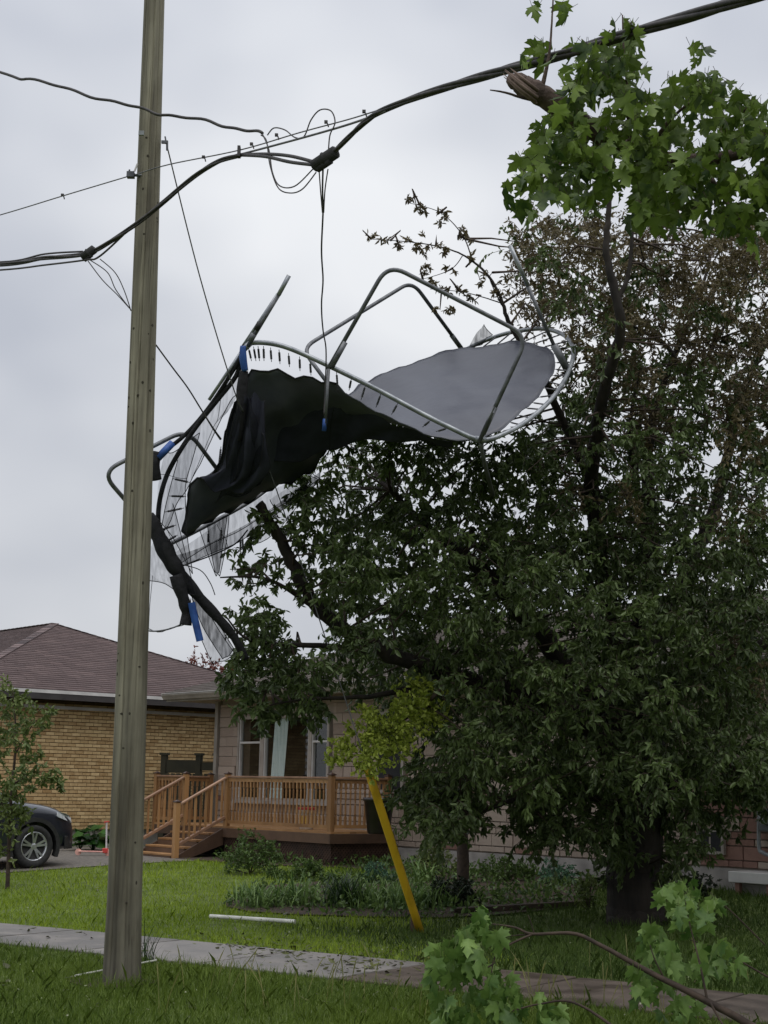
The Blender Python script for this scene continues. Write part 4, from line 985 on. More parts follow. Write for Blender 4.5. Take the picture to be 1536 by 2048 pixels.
cable('snapped_wire', [(312, 690, 13.05), (345, 735, 13.6), (375, 775, 14.2), (400, 815, 14.9), (425, 855, 15.1), (441, 878, 15.3)], [0.007, 0.007, 0.008, 0.013], 'short black wire from the pole caught in the trampoline net', 'wire')

# ------------------------------------------------------------------ trampoline flung into the tree
M['tube'] = mat('galvanised_tube', srgb(128, 132, 138), srgb(162, 166, 170), rough=0.38, metal=0.55, scale=9, bump=0.05)
M['tube_d'] = mat('dull_steel_tube', srgb(84, 86, 90), srgb(116, 118, 122), rough=0.5, metal=0.5, scale=9)
def mat_fabric():
    m = mat('woven_jump_mat', (0.042, 0.046, 0.066), (0.078, 0.084, 0.106), rough=0.36, rough2=0.5, scale=3.0, detail=6, bump=0.35, bscale=5, spec=0.55); return m
M['jump'] = mat_fabric()
M['foam'] = mat('black_foam_sleeve', (0.005, 0.005, 0.007), (0.012, 0.012, 0.015), rough=0.85, scale=9, bump=0.9, bscale=14)
M['blue'] = mat('blue_strap', srgb(28, 62, 128), srgb(46, 88, 160), rough=0.55, scale=10)
M['net'] = mat('black_safety_net', (0.018, 0.019, 0.024), (0.035, 0.037, 0.044), rough=1.0, scale=5, alpha=0.34, spec=0.0)
M['net_d'] = mat('folded_safety_net', (0.018, 0.019, 0.024), (0.03, 0.032, 0.038), rough=1.0, scale=5, alpha=0.60, spec=0.0)
M['net_f'] = mat('thin_safety_net', (0.018, 0.019, 0.024), (0.035, 0.037, 0.044), rough=1.0, scale=5, alpha=0.13, spec=0.0)
M['spring'] = mat('dark_spring', srgb(58, 58, 62), srgb(92, 92, 96), rough=0.4, metal=0.7, scale=40)
tr = empty('trampoline', P(700, 900, 16.5)); tag(tr, 'wrecked round trampoline lodged in the tree and cables', 'trampoline')
TO = P(700, 900, 16.5)
for k_, lo_, hi_ in (('net', 0.20, 0.42), ('net_d', 0.45, 0.78)):
    t_ = M[k_].node_tree; ms_ = [n for n in t_.nodes if n.type == 'MIX_SHADER'][0]; tc_ = t_.nodes.new('ShaderNodeTexCoord')
    mp2 = t_.nodes.new('ShaderNodeMapping'); mp2.inputs['Rotation'].default_value = (0, R(35), 0); mp2.inputs['Scale'].default_value = (16.0, 9.0, 2.2)
    n_ = t_.nodes.new('ShaderNodeTexNoise'); n_.inputs['Scale'].default_value = 2.0; n_.inputs['Detail'].default_value = 4
    m_ = t_.nodes.new('ShaderNodeMapRange'); m_.inputs['From Min'].default_value = 0.36; m_.inputs['From Max'].default_value = 0.66; m_.inputs['To Min'].default_value = lo_; m_.inputs['To Max'].default_value = hi_
    t_.links.new(tc_.outputs['Object'], mp2.inputs[0]); t_.links.new(mp2.outputs[0], n_.inputs['Vector']); t_.links.new(n_.outputs[0], m_.inputs['Value']); t_.links.new(m_.outputs[0], ms_.inputs[0])
def tpts(l): return [P(*q) - TO for q in l]
RING = [(490, 690, 15.20), (520, 685, 15.20), (565, 692, 15.22), (620, 714, 15.28), (700, 752, 15.34), (760, 782, 15.38), (840, 825, 15.40), (900, 855, 15.40), (962, 880, 15.42),
        (1012, 866, 15.6), (1062, 836, 15.9), (1110, 790, 16.3), (1138, 742, 16.8), (1147, 700, 17.2), (1130, 672, 17.6), (1092, 658, 17.9), (1050, 660, 18.1), (1005, 669, 18.3), (950, 690, 18.5), (890, 722, 18.6),
        (820, 765, 18.4), (740, 790, 18.1), (670, 850, 17.8), (610, 920, 17.6), (545, 970, 17.3), (500, 1003, 17.1), (430, 1042, 16.8), (360, 1078, 16.3), (330, 1088, 16.05), (318, 1060, 15.9), (318, 1010, 15.8), (332, 955, 15.7), (358, 905, 15.6), (395, 850, 15.5), (435, 800, 15.4), (472, 752, 15.3), (486, 708, 15.22)]
ring = crom(tpts(RING), 5, closed=True)
nr = len(ring)
i_left = 5 * 28          # the bent left arc is darker in its foam sleeve
MB().tube(ring[:5 * 20 + 1], 0.026, 10).build('frame_tube', M['tube'], tr, smooth=True)
MB().tube(ring[5 * 20:5 * 28 + 2], 0.024, 10).build('frame_tube', M['tube_d'], tr, smooth=True)
MB().tube(np.concatenate([ring[i_left + 1:], ring[:1]]), 0.026, 10).build('frame_tube', M['foam'], tr, smooth=True)
def leg(name, pts, r=0.023, fil=0.2, m='tube_d'): return MB().tube(fillet(tpts(pts), fil, 8), r, 10).build(name, M[m], tr, smooth=True)
leg('leg', [(958, 884, 15.36), (1056, 672, 15.25), (776, 528, 15.05), (655, 740, 15.28)])
leg('leg', [(930, 706, 18.4), (824, 562, 17.6), (604, 697, 16.6), (655, 766, 16.3)])
leg('leg', [(440, 946, 15.9), (374, 858, 15.62), (203, 945, 15.3), (330, 1092, 16.0)])
leg('leg_socket', [(662, 735, 15.27), (690, 684, 15.22)], 0.031)
leg('leg_socket', [(966, 868, 15.36), (990, 815, 15.33)], 0.029)
leg('leg_socket', [(922, 696, 18.35), (903, 670, 18.2)], 0.030)
# enclosure poles
leg('enclosure_pole', [(1020, 491, 16.4), (1056, 572, 16.55)], 0.024, m='tube')
leg('enclosure_pole', [(1052, 565, 16.54), (1112, 700, 16.85)], 0.021)
leg('pole_sleeve', [(1108, 690, 16.8), (1142, 752, 16.95)], 0.045, m='tube_d')
leg('enclosure_pole', [(578, 551, 14.9), (557, 590, 14.95)], 0.024, m='tube')
leg('enclosure_pole', [(560, 585, 14.95), (496, 692, 15.16)], 0.021)
leg('enclosure_pole', [(556, 588, 15.02), (488, 690, 15.2)], 0.020, m='tube')
leg('enclosure_pole', [(489, 694, 15.18), (418, 800, 15.35)], 0.018, m='tube')
leg('enclosure_pole', [(961, 880, 15.44), (964, 905, 15.5), (986, 990, 16.0)], 0.022, 0.1)
leg('enclosure_pole', [(657, 738, 15.22), (650, 852, 15.30)], 0.018)
leg('blue_cap', [(650, 838, 15.295), (648, 862, 15.31)], 0.024, m='blue')
leg('coupling', [(520, 645, 15.06), (512, 660, 15.09)], 0.030, m='trim'); leg('coupling', [(508, 668, 15.1), (500, 682, 15.13)], 0.032, m='tube_d')
leg('joint_sleeve', [(484, 702, 15.2), (500, 686, 15.19)], 0.033, m='tube')
leg('joint_sleeve', [(950, 878, 15.41), (972, 880, 15.43)], 0.034, m='tube')
# mat: membrane stretched between its edge points
EDGE = [(492, 760, 15.32), (510, 743, 15.28), (540, 740, 15.28), (575, 746, 15.3), (610, 756, 15.32), (650, 764, 15.35), (690, 782, 15.40), (735, 812, 15.46), (790, 842, 15.50), (850, 866, 15.54), (900, 878, 15.56), (945, 882, 15.56),
        (1000, 858, 15.75), (1045, 822, 16.05), (1085, 780, 16.45), (1108, 738, 16.85), (1104, 706, 17.2), (1078, 690, 17.5), (1035, 684, 17.75), (985, 690, 17.95), (940, 695, 18.05), (890, 704, 18.05), (840, 720, 18.0), (790, 740, 17.9), (735, 762, 17.7),
        (692, 795, 17.5), (668, 860, 17.3), (635, 930, 17.2), (590, 958, 17.05), (535, 982, 16.85), (480, 1010, 16.6), (420, 1042, 16.35), (366, 1068, 16.1), (370, 1040, 16.0), (376, 1005, 15.9), (378, 972, 15.85), (402, 955, 15.85), (436, 935, 15.85), (446, 900, 15.75), (452, 860, 15.65), (466, 818, 15.5), (480, 785, 15.4)]
ed = crom(tpts(EDGE), 4, closed=True)
# even arc length, so the membrane has well shaped cells
def resample_closed(p, n):
    q = np.vstack([p, p[:1]]); s = np.concatenate([[0], np.cumsum(np.linalg.norm(np.diff(q, axis=0), axis=1))])
    t = np.linspace(0, s[-1], n, endpoint=False); return np.stack([np.interp(t, s, q[:, k]) for k in range(3)], 1)
NT, NR = 144, 34
ed = resample_closed(ed, NT); pe0 = projN(ed + TO); ed = ed + np.stack([0 * np.arange(NT), 0 * np.arange(NT), (0.008 + 0.022 * (pe0[0] < 720)) * np.sin(np.arange(NT) * 1.9) + 0.012 * np.sin(np.arange(NT) * 0.7 + 1)], 1)
cen = ed.mean(0); lam = np.linspace(0, 1, NR + 1)[1:]
Gd = cen + (ed[None] - cen) * lam[:, None, None]
rr1 = lam[:, None, None]; dr = 1.0 / NR; dth = 2 * math.pi / NT
for it in range(1500):
    c = Gd[0].mean(0)
    up = np.concatenate([np.broadcast_to(c, (1, NT, 3)), Gd[:-1]], 0)[:-1]; dn = Gd[1:]; cur = Gd[:-1]; rl_ = rr1[:-1]
    lf, rt = np.roll(cur, 1, 1), np.roll(cur, -1, 1)
    wr1, wr2, wt = (rl_ - dr / 2) / rl_ / dr ** 2, (rl_ + dr / 2) / rl_ / dr ** 2, 1 / (rl_ ** 2 * dth ** 2)
    Gd[:-1] = (wr1 * up + wr2 * dn + wt * (lf + rt)) / (wr1 + wr2 + 2 * wt)
# slack folds in the loose cloth
ii, jj = np.meshgrid(np.arange(NR), np.arange(NT), indexing='ij')
ppx, ppy, _ = projN(Gd.reshape(-1, 3) + TO); ppx = ppx.reshape(NR, NT); ppy = ppy.reshape(NR, NT)
env = (1 - lam[:, None] ** 4)
fold = 0.03 * np.sin((ppx * 1.2 - ppy * 0.5) * 0.06) * np.clip((690 - ppx) / 120, 0, 1) + 0.075 * np.sin((ppx * 0.5 + ppy) * 0.045) * np.clip((700 - ppx) / 200, 0, 1) + (0.075 * np.sin((ppx * 0.30 - ppy * 1.1) * 0.030 + 0.6) + 0.035 * np.sin((ppx * 0.55 + ppy * 0.9) * 0.035) + 0.012 * np.sin((ppx * 1.1 - ppy * 2.1) * 0.05) - 0.085) * np.clip((ppx - 650) / 150, 0, 1)
Gd[..., 2] += fold * env; Gd[..., 1] += 0.5 * fold * env
V = np.concatenate([Gd.reshape(-1, 3), Gd[0].mean(0)[None]], 0); F4 = [(i * NT + j, i * NT + (j + 1) % NT, (i + 1) * NT + (j + 1) % NT, (i + 1) * NT + j) for i in range(NR - 1) for j in range(NT)]
mbm = MB(); mbm.v = [tuple(p) for p in V]; mbm.var = [0.5] * len(V); mbm.f = F4 + [(len(V) - 1, (j + 1) % NT, j) for j in range(NT)]
jm = mbm.build('jumping_mat', M['jump'], tr, smooth=True); sd = jm.modifiers.new('thickness', 'SOLIDIFY'); sd.thickness = 0.006; sd.offset = 0
# hem bead along the mat edge
_j = int(np.argmin(np.hypot(pe0[0] - 690, pe0[1] - 782))); _k = int(np.argmin(np.hypot(pe0[0] - 668, pe0[1] - 860)))
MB().tube(np.roll(ed, -_k, 0)[:(_j - _k) % NT], 0.011, 6).build('mat_hem', M['foam'], tr, smooth=True)
MB().tube(ed[_j:_k], 0.008, 6).build('mat_hem', M['jump'], tr, smooth=True)
# springs
sprofile = MB()
def spring(a, b, name='spring', r=0.013):
    a, b = np.array(a), np.array(b); L = np.linalg.norm(b - a); d = (b - a) / L
    mb = MB(); mb.tube([a, a + d * 0.03], 0.004, 5); ts = np.linspace(0.03, max(0.06, L - 0.03), 14)
    mb.tube([a + d * t for t in ts], [r * (1.0 if k % 2 else 0.82) for k in range(14)], 6); mb.tube([a + d * ts[-1], b], 0.004, 5)
    return mb.build(name, M['spring'], tr)
# stretched springs between frame and mat on the right-hand side
def near_ring(p): return ring[np.argmin(np.linalg.norm(ring - p, axis=1))]
pe = projN(ed + TO)
for j in range(0, NT, 1):
    x, y = pe[0][j], pe[1][j]
    if x > 955 and (y < 860) and j % 2 == 0 or (x > 1040 and j % 2 == 0):
        q = near_ring(ed[j])
        if np.linalg.norm(q - ed[j]) < 0.9: spring(q, ed[j], r=0.010)
# springs hanging loose from the upper front rail
for (x, y, x2, y2) in [(497, 695, 503, 722), (507, 693, 512, 722), (516, 692, 519, 722), (527, 692, 528, 722), (541, 695, 543, 724), (558, 699, 560, 728), (577, 706, 579, 734), (599, 713, 600, 742), (620, 722, 622, 751), (673, 744, 676, 785), (703, 756, 698, 781), (731, 770, 722, 800), (762, 787, 752, 815), (796, 806, 783, 829), (862, 840, 845, 854), (896, 856, 872, 863)]:
    spring(P(x, y, 15.27) - TO, P(x2, y2, 15.34) - TO)
for (x, y, x2, y2) in [(345, 957, 380, 965), (338, 992, 372, 993), (330, 1024, 368, 1016), (322, 1060, 352, 1050), (333, 1083, 355, 1070)]:
    spring(P(x, y, 15.75) - TO, P(x2, y2, 15.85) - TO)
for (x, y, x2, y2) in [(417, 1062, 416, 1090), (443, 1055, 442, 1086), (481, 1075, 481, 1105), (485, 1073, 486, 1104), (442, 893, 438, 930)]:
    spring(P(x, y, 16.2) - TO, P(x2, y2, 16.2) - TO)
# safety net: sheets of fine mesh hanging in folds
def cloth(name, rows, m, nu=14, nv=12, ripple=0.03, seed=0):
    """rows: list of polylines (photo px, py, Y) across; lofted with smooth interpolation"""
    k = [resample_open(crom(tpts(r_), 6), nu) for r_ in rows]; A = np.array(k); out = []
    T = crom(A.reshape(len(rows), -1), 6).reshape(-1, nu, 3); rg = np.random.default_rng(seed)
    ph = rg.random(3) * 6
    for i in range(len(T)):
        for j in range(nu):
            p = T[i, j].copy(); p[1] += ripple * math.sin(j * 1.3 + ph[0] + i * 0.3) ; p[2] += ripple * 0.6 * math.sin(j * 0.9 + i * 0.5 + ph[1]); out.append(p)
    mb = MB(); mb.add(out, [(i * nu + j, i * nu + j + 1, (i + 1) * nu + j + 1, (i + 1) * nu + j) for i in range(len(T) - 1) for j in range(nu - 1)])
    A_ = np.array(out).reshape(len(T), nu, 3)
    hm = MB()
    for j in ([0, nu - 1] + ([nu // 3] if nu > 9 else [])): hm.tube(A_[:, j], 0.0045 if j in (0, nu - 1) else 0.003, 5)
    hm.tube(A_[-1], 0.0045, 5); o_ = mb.build(name, M[m], tr, smooth=True); hm.build('net_seam', M['foam'], o_, smooth=True); return o_
def resample_open(p, n):
    s = np.concatenate([[0], np.cumsum(np.linalg.norm(np.diff(p, axis=0), axis=1))]); t = np.linspace(0, s[-1], n)
    return np.stack([np.interp(t, s, p[:, k]) for k in range(3)], 1)
cloth('net', [[(485, 745, 15.3), (420, 820, 15.45), (355, 915, 15.6)], [(478, 790, 15.3), (420, 860, 15.4), (345, 960, 15.6)], [(460, 800, 15.3), (405, 900, 15.4), (330, 1020, 15.7)], [(400, 930, 15.4), (360, 1000, 15.5), (320, 1080, 15.8)]], 'net', seed=1)
cloth('net', [[(330, 905, 15.5), (318, 960, 15.5), (312, 1040, 15.6)], [(350, 900, 15.45), (345, 965, 15.5), (350, 1080, 15.6)], [(400, 870, 15.4), (370, 985, 15.45), (385, 1150, 15.7)]], 'net', seed=2)
cloth('net', [[(345, 1010, 15.6), (325, 1060, 15.6), (280, 1120, 15.7)], [(365, 1080, 15.7), (345, 1120, 15.7), (278, 1150, 15.7)], [(392, 1195, 15.8), (350, 1178, 15.8), (276, 1150, 15.7)]], 'net', seed=3)
cloth('net_fold', [[(350, 1112, 15.9), (420, 1085, 16.2), (500, 1045, 16.6), (640, 945, 17.2)], [(362, 1132, 15.9), (425, 1108, 16.2), (505, 1065, 16.6), (640, 962, 17.2)]], 'net_d', ripple=0.015, seed=4)
cloth('net', [[(340, 1110, 15.9), (420, 1060, 16.2), (490, 1010, 16.6), (625, 945, 17.2)], [(362, 1128, 15.9), (425, 1085, 16.2), (500, 1050, 16.6), (640, 958, 17.2)]], 'net', ripple=0.02, seed=5)
cloth('net_fold', [[(415, 1050, 16.2), (455, 1030, 16.3)], [(420, 1090, 16.2), (446, 1085, 16.3)], [(430, 1145, 16.2), (438, 1146, 16.2)]], 'net_d', nu=8, ripple=0.01, seed=6)
cloth('net', [[(400, 1060, 16.1), (458, 1030, 16.3)], [(412, 1100, 16.1), (452, 1090, 16.3)], [(432, 1150, 16.2), (440, 1150, 16.2)]], 'net', nu=8, ripple=0.02, seed=7)
cloth('net', [[(270, 1130, 15.7), (330, 1165, 15.8), (382, 1195, 15.9)], [(266, 1190, 15.7), (335, 1222, 15.8), (378, 1226, 15.9)], [(264, 1250, 15.7), (325, 1262, 15.8), (371, 1246, 15.9)]], 'net_f', ripple=0.02, seed=8)
cloth('net', [[(382, 1190, 15.9), (400, 1196, 15.9)], [(405, 1250, 15.95), (430, 1235, 16.0)], [(445, 1320, 16.1), (468, 1300, 16.1)]], 'net_d', nu=8, ripple=0.02, seed=9)
cloth('net', [[(385, 1200, 15.9), (402, 1200, 15.9)], [(395, 1255, 15.95), (430, 1245, 16.0)], [(425, 1330, 16.1), (470, 1310, 16.1)]], 'net', nu=8, ripple=0.02, seed=10)
cloth('net', [[(620, 950, 17.1), (540, 1000, 16.7)], [(632, 965, 17.1), (545, 1030, 16.7)], [(560, 1060, 16.8), (470, 1110, 16.5)]], 'net', nu=8, ripple=0.03, seed=11)
cloth('net_fold', [[(482, 770, 15.25), (500, 800, 15.25)], [(470, 830, 15.3), (520, 850, 15.25)], [(455, 900, 15.5), (528, 880, 15.3)], [(450, 960, 15.7), (520, 930, 15.5)], [(430, 1000, 15.9), (500, 985, 16.0)]], 'net_d', nu=10, ripple=0.05, seed=12)
cloth('net', [[(933, 700, 18.2), (968, 645, 18.3)], [(945, 695, 18.2), (972, 660, 18.3)], [(965, 685, 18.2), (985, 668, 18.3)]], 'net_d', nu=8, ripple=0.03, seed=13)
M['skirt'] = mat('torn_black_skirt', (0.013, 0.015, 0.026), (0.024, 0.027, 0.044), rough=0.9, scale=6)
cloth('torn_skirt', [[(560, 760, 15.5), (640, 768, 15.52), (700, 792, 15.55), (770, 838, 15.6), (850, 870, 15.64), (900, 882, 15.66)], [(545, 850, 15.9), (640, 840, 15.9), (700, 845, 15.9), (770, 862, 15.8), (850, 878, 15.75), (905, 888, 15.7)], [(540, 925, 16.2), (620, 915, 16.3), (690, 888, 16.2), (750, 880, 16.0), (840, 884, 15.85), (905, 890, 15.75)]], 'skirt', nu=26, ripple=0.035, seed=14)
cloth('torn_skirt', [[(470, 800, 15.28), (500, 790, 15.24), (530, 800, 15.24)], [(455, 870, 15.45), (490, 880, 15.35), (530, 870, 15.3)], [(440, 930, 15.7), (480, 950, 15.6), (540, 930, 15.5)], [(400, 960, 15.75), (450, 985, 15.75), (520, 975, 15.7)]], 'skirt', nu=16, ripple=0.05, seed=15)
M['cord'] = M['foam']
MB().tube(crom(tpts([(266, 1252, 15.7), (300, 1262, 15.72), (330, 1260, 15.75), (355, 1252, 15.85), (372, 1243, 15.9)]), 5), 0.009, 6).build('net_cord', M['tube_d'], tr, smooth=True)
MB().tube(crom(tpts([(362, 1133, 15.9), (425, 1110, 16.2), (470, 1088, 16.4), (495, 1060, 16.6)]), 5), 0.008, 6).build('net_cord', M['foam'], tr, smooth=True)
MB().tube(crom(tpts([(338, 1118, 15.7), (360, 1128, 15.8), (400, 1140, 16), (420, 1165, 16), (430, 1190, 16.05)]), 5), 0.005, 6).build('net_cord', M['foam'], tr, smooth=True)
# black foam sleeves of the collapsed posts
MB().tube(crom(tpts([(296, 1030, 15.7), (318, 1075, 15.72), (340, 1118, 15.75), (362, 1150, 15.8), (400, 1196, 15.9), (440, 1240, 16.0), (468, 1275, 16.1), (492, 1318, 16.2)]), 5), [0.06, 0.085, 0.075, 0.098, 0.082, 0.09, 0.062, 0.070, 0.052, 0.060, 0.048, 0.052, 0.040, 0.046, 0.036], 12).build('foam_sleeve', M['foam'], tr, smooth=True)
MB().tube(crom(tpts([(352, 1150, 15.76), (366, 1195, 15.8), (373, 1225, 15.85), (371, 1250, 15.86)]), 5), [0.070, 0.078, 0.058, 0.068, 0.050, 0.060, 0.064], 12).build('foam_sleeve', M['foam'], tr, smooth=True)
def strap(pts, w, m='blue'):
    c = crom(tpts(pts), 5); mb = MB(); T = nrm(np.gradient(c, axis=0)); S = nrm(np.cross(T, [0, 1, 0])) * w / 2; o_ = np.array([0, 0.006, 0]); n = len(c)
    vs = np.concatenate([c - S, c + S, c + S + o_, c - S + o_])
    fs = [(k * n + i, k * n + i + 1, ((k + 1) % 4) * n + i + 1, ((k + 1) % 4) * n + i) for k in range(4) for i in range(n - 1)]
    return mb.add(vs, fs).build('strap', M[m], tr, smooth=True)
strap([(383, 1205, 15.75), (390, 1240, 15.78), (400, 1282, 15.8)], 0.075)
MB().tube(crom(tpts([(486, 692, 15.14), (486, 715, 15.16), (490, 742, 15.2)]), 4), [0.03, 0.04, 0.035], 10).build('blue_sleeve', M['blue'], tr, smooth=True)
MB().tube(tpts([(316, 916, 15.48), (345, 886, 15.52)]), 0.04, 10).build('blue_sleeve', M['blue'], tr, smooth=True)
MB().tube(crom(tpts([(488, 742, 15.22), (484, 780, 15.25), (482, 830, 15.3), (478, 880, 15.4)]), 4), [0.045, 0.06, 0.05, 0.03], 10).build('foam_sleeve', M['foam'], tr, smooth=True)
MB().tube(crom(tpts([(312, 905, 15.5), (308, 930, 15.5), (312, 960, 15.55)]), 4), 0.06, 10).build('foam_sleeve', M['foam'], tr, smooth=True)
MB().tube(crom(tpts([(484, 712, 15.2), (425, 805, 15.42), (372, 868, 15.55), (318, 910, 15.6)]), 6), 0.022, 8).build('net_hem', M['foam'], tr, smooth=True)

# ------------------------------------------------------------------ foliage tools
M['bark'] = mat('dark_bark', srgb(26, 22, 19), srgb(48, 41, 35), rough=0.9, scale=9, stretch=(1, 1, 0.25), bump=0.7, bscale=26)
M['twig'] = mat('brown_twig', srgb(48, 38, 32), srgb(74, 60, 50), rough=0.85, scale=14)
def leafmat(name, a, b, tr_=0.3, rough=0.45): return mat(name, a, b, rough=rough, scale=1.3, attr='var', lo=0.1, hi=0.95, trans=tr_, spec=0.4)
M['lf_green'] = leafmat('crab_leaf_green', srgb(36, 50, 27), srgb(112, 132, 74))
M['lf_brown'] = leafmat('crab_leaf_bronze', srgb(64, 55, 40), srgb(136, 124, 88))
M['lf_gold'] = leafmat('golden_leaf', srgb(128, 148, 48), srgb(206, 216, 104), .4)
M['lf_young'] = leafmat('sapling_leaf', srgb(62, 84, 42), srgb(134, 146, 82))
M['lf_teal'] = leafmat('blue_green_leaf', srgb(56, 92, 68), srgb(104, 144, 112), 0.15)
M['lf_shrub'] = leafmat('shrub_leaf', srgb(46, 70, 32), srgb(106, 132, 64))
M['lf_red'] = leafmat('red_leaf', srgb(88, 44, 42), srgb(136, 78, 66))
M['lf_dark'] = leafmat('dark_evergreen', srgb(22, 34, 20), srgb(48, 64, 34), 0.1)
def blob_leaves(blobs, r, ll=0.075, wf=0.42, droop=0.7, per_twig=12, tw_len=0.8):
    """blobs: (centre, radius vec, n_leaves). returns leaf arrays and twig polylines"""
    pos, ax, ln, va, tws = [], [], [], [], []
    for c, rad, n in blobs:
        c = np.asarray(c); rad = np.asarray(rad) * np.ones(3); nt_ = max(1, int(n / per_twig)); bv = r.random()
        for _ in range(nt_):
            d = nrm(r.normal(size=3)); s = c + d * rad * r.random() ** 0.5 * 0.75
            dirv = nrm(d * 0.8 + r.normal(size=3) * 0.6 + np.array([0, 0, 0.25])); L = np.mean(rad) * tw_len * (0.5 + r.random() * 0.8)
            e1 = s + dirv * L * 0.5; e2 = e1 + nrm(dirv + np.array([0, 0, -droop * 0.9])) * L * 0.5
            tws.append((s, e1, e2)); tv = 0.55 * bv + 0.45 * r.random()
            t = np.sort(r.random(per_twig)); q = np.where(t[:, None] < 0.5, s + (e1 - s) * (t * 2)[:, None], e1 + (e2 - e1) * (t * 2 - 1)[:, None])
            a = nrm(dirv * 0.5 + r.normal(size=(per_twig, 3)) * 0.75 + np.array([0, 0, -droop]))
            pos.append(q); ax.append(a); ln.append(ll * (0.55 + 0.8 * r.random(per_twig))); va.append(np.clip(tv * 0.7 + 0.3 * r.random(per_twig), 0, 1))
    pos, ax, ln, va = np.concatenate(pos), np.concatenate(ax), np.concatenate(ln), np.concatenate(va)
    return pos, ax, ln, va, tws
def put_leaves(name, parent, material, org, data, r, wf=0.42):
    pos, ax, ln, va, tws = data; sd_ = r.normal(size=pos.shape)
    me = leaf_cloud(name, pos - org, ax, sd_, ln, ln * wf, va)
    return link(name, me, material, parent)
def put_twigs(name, parent, tws, org, rad=0.004, m='twig'):
    A = np.array(tws) - org; n = len(A); 
    if n == 0: return
    an = np.array([0, 2.094, 4.189]); V = np.zeros((n, 9, 3))
    d = nrm(A[:, 2] - A[:, 0]); ref = np.where(np.abs(d[:, 2:3]) < 0.9, np.array([[0, 0, 1.0]]), np.array([[1.0, 0, 0]])); N = nrm(np.cross(d, ref)); B = np.cross(d, N)
    for k in range(3):
        rr_ = rad * (1.0, 0.8, 0.45)[k]
        for j in range(3): V[:, k * 3 + j] = A[:, k] + rr_ * (math.cos(an[j]) * N + math.sin(an[j]) * B)
    q = [[k * 3 + j, k * 3 + (j + 1) % 3, (k + 1) * 3 + (j + 1) % 3, (k + 1) * 3 + j] for k in range(2) for j in range(3)]
    F_ = (np.arange(n) * 9)[:, None, None] + np.array(q)[None]
    o = link(name, nmesh(name, V.reshape(-1, 3), F_.reshape(-1, 4), True), M[m], parent); o['kind'] = 'stuff'; return o
def limb_mesh(limbs, org, n=10, wob=0.03, r=None):
    mb = MB(); pts_all = []
    for L in limbs:
        q = crom(np.array([[*P(a, b, Y), rad] for a, b, Y, rad in L]), 7); k = len(q)
        w = q[:, :3] - org
        if wob: w = w + r.normal(size=w.shape) * wob * np.minimum(1, q[:, 3:4] * 12) * 0.4
        mb.tube(w, np.maximum(q[:, 3], 0.003), n if q[0, 3] > 0.03 else 6); pts_all.append(q)
    return mb, pts_all
def region_blobs(poly, sp, rad_px, n, Y, dY, layers, r, zmin=None):
    xs = [p[0] for p in poly]; ys = [p[1] for p in poly]; out = []
    for l in range(layers):
        gx = np.arange(min(xs), max(xs), sp); gy = np.arange(min(ys), max(ys), sp)
        for x in gx:
            for y in gy:
                px, py = x + r.uniform(-.5, .5) * sp, y + r.uniform(-.5, .5) * sp
                if not in_poly(np.array([px]), np.array([py]), poly)[0]: continue
                yy = Y + dY * ((l + r.random()) / layers * 2 - 1); s = yy / FPX
                c = P(px, py, yy)
                out.append((c, np.array([1, 1.2, 1]) * rad_px * s * r.uniform(.7, 1.25), int(n * r.uniform(.6, 1.4))))
    return out

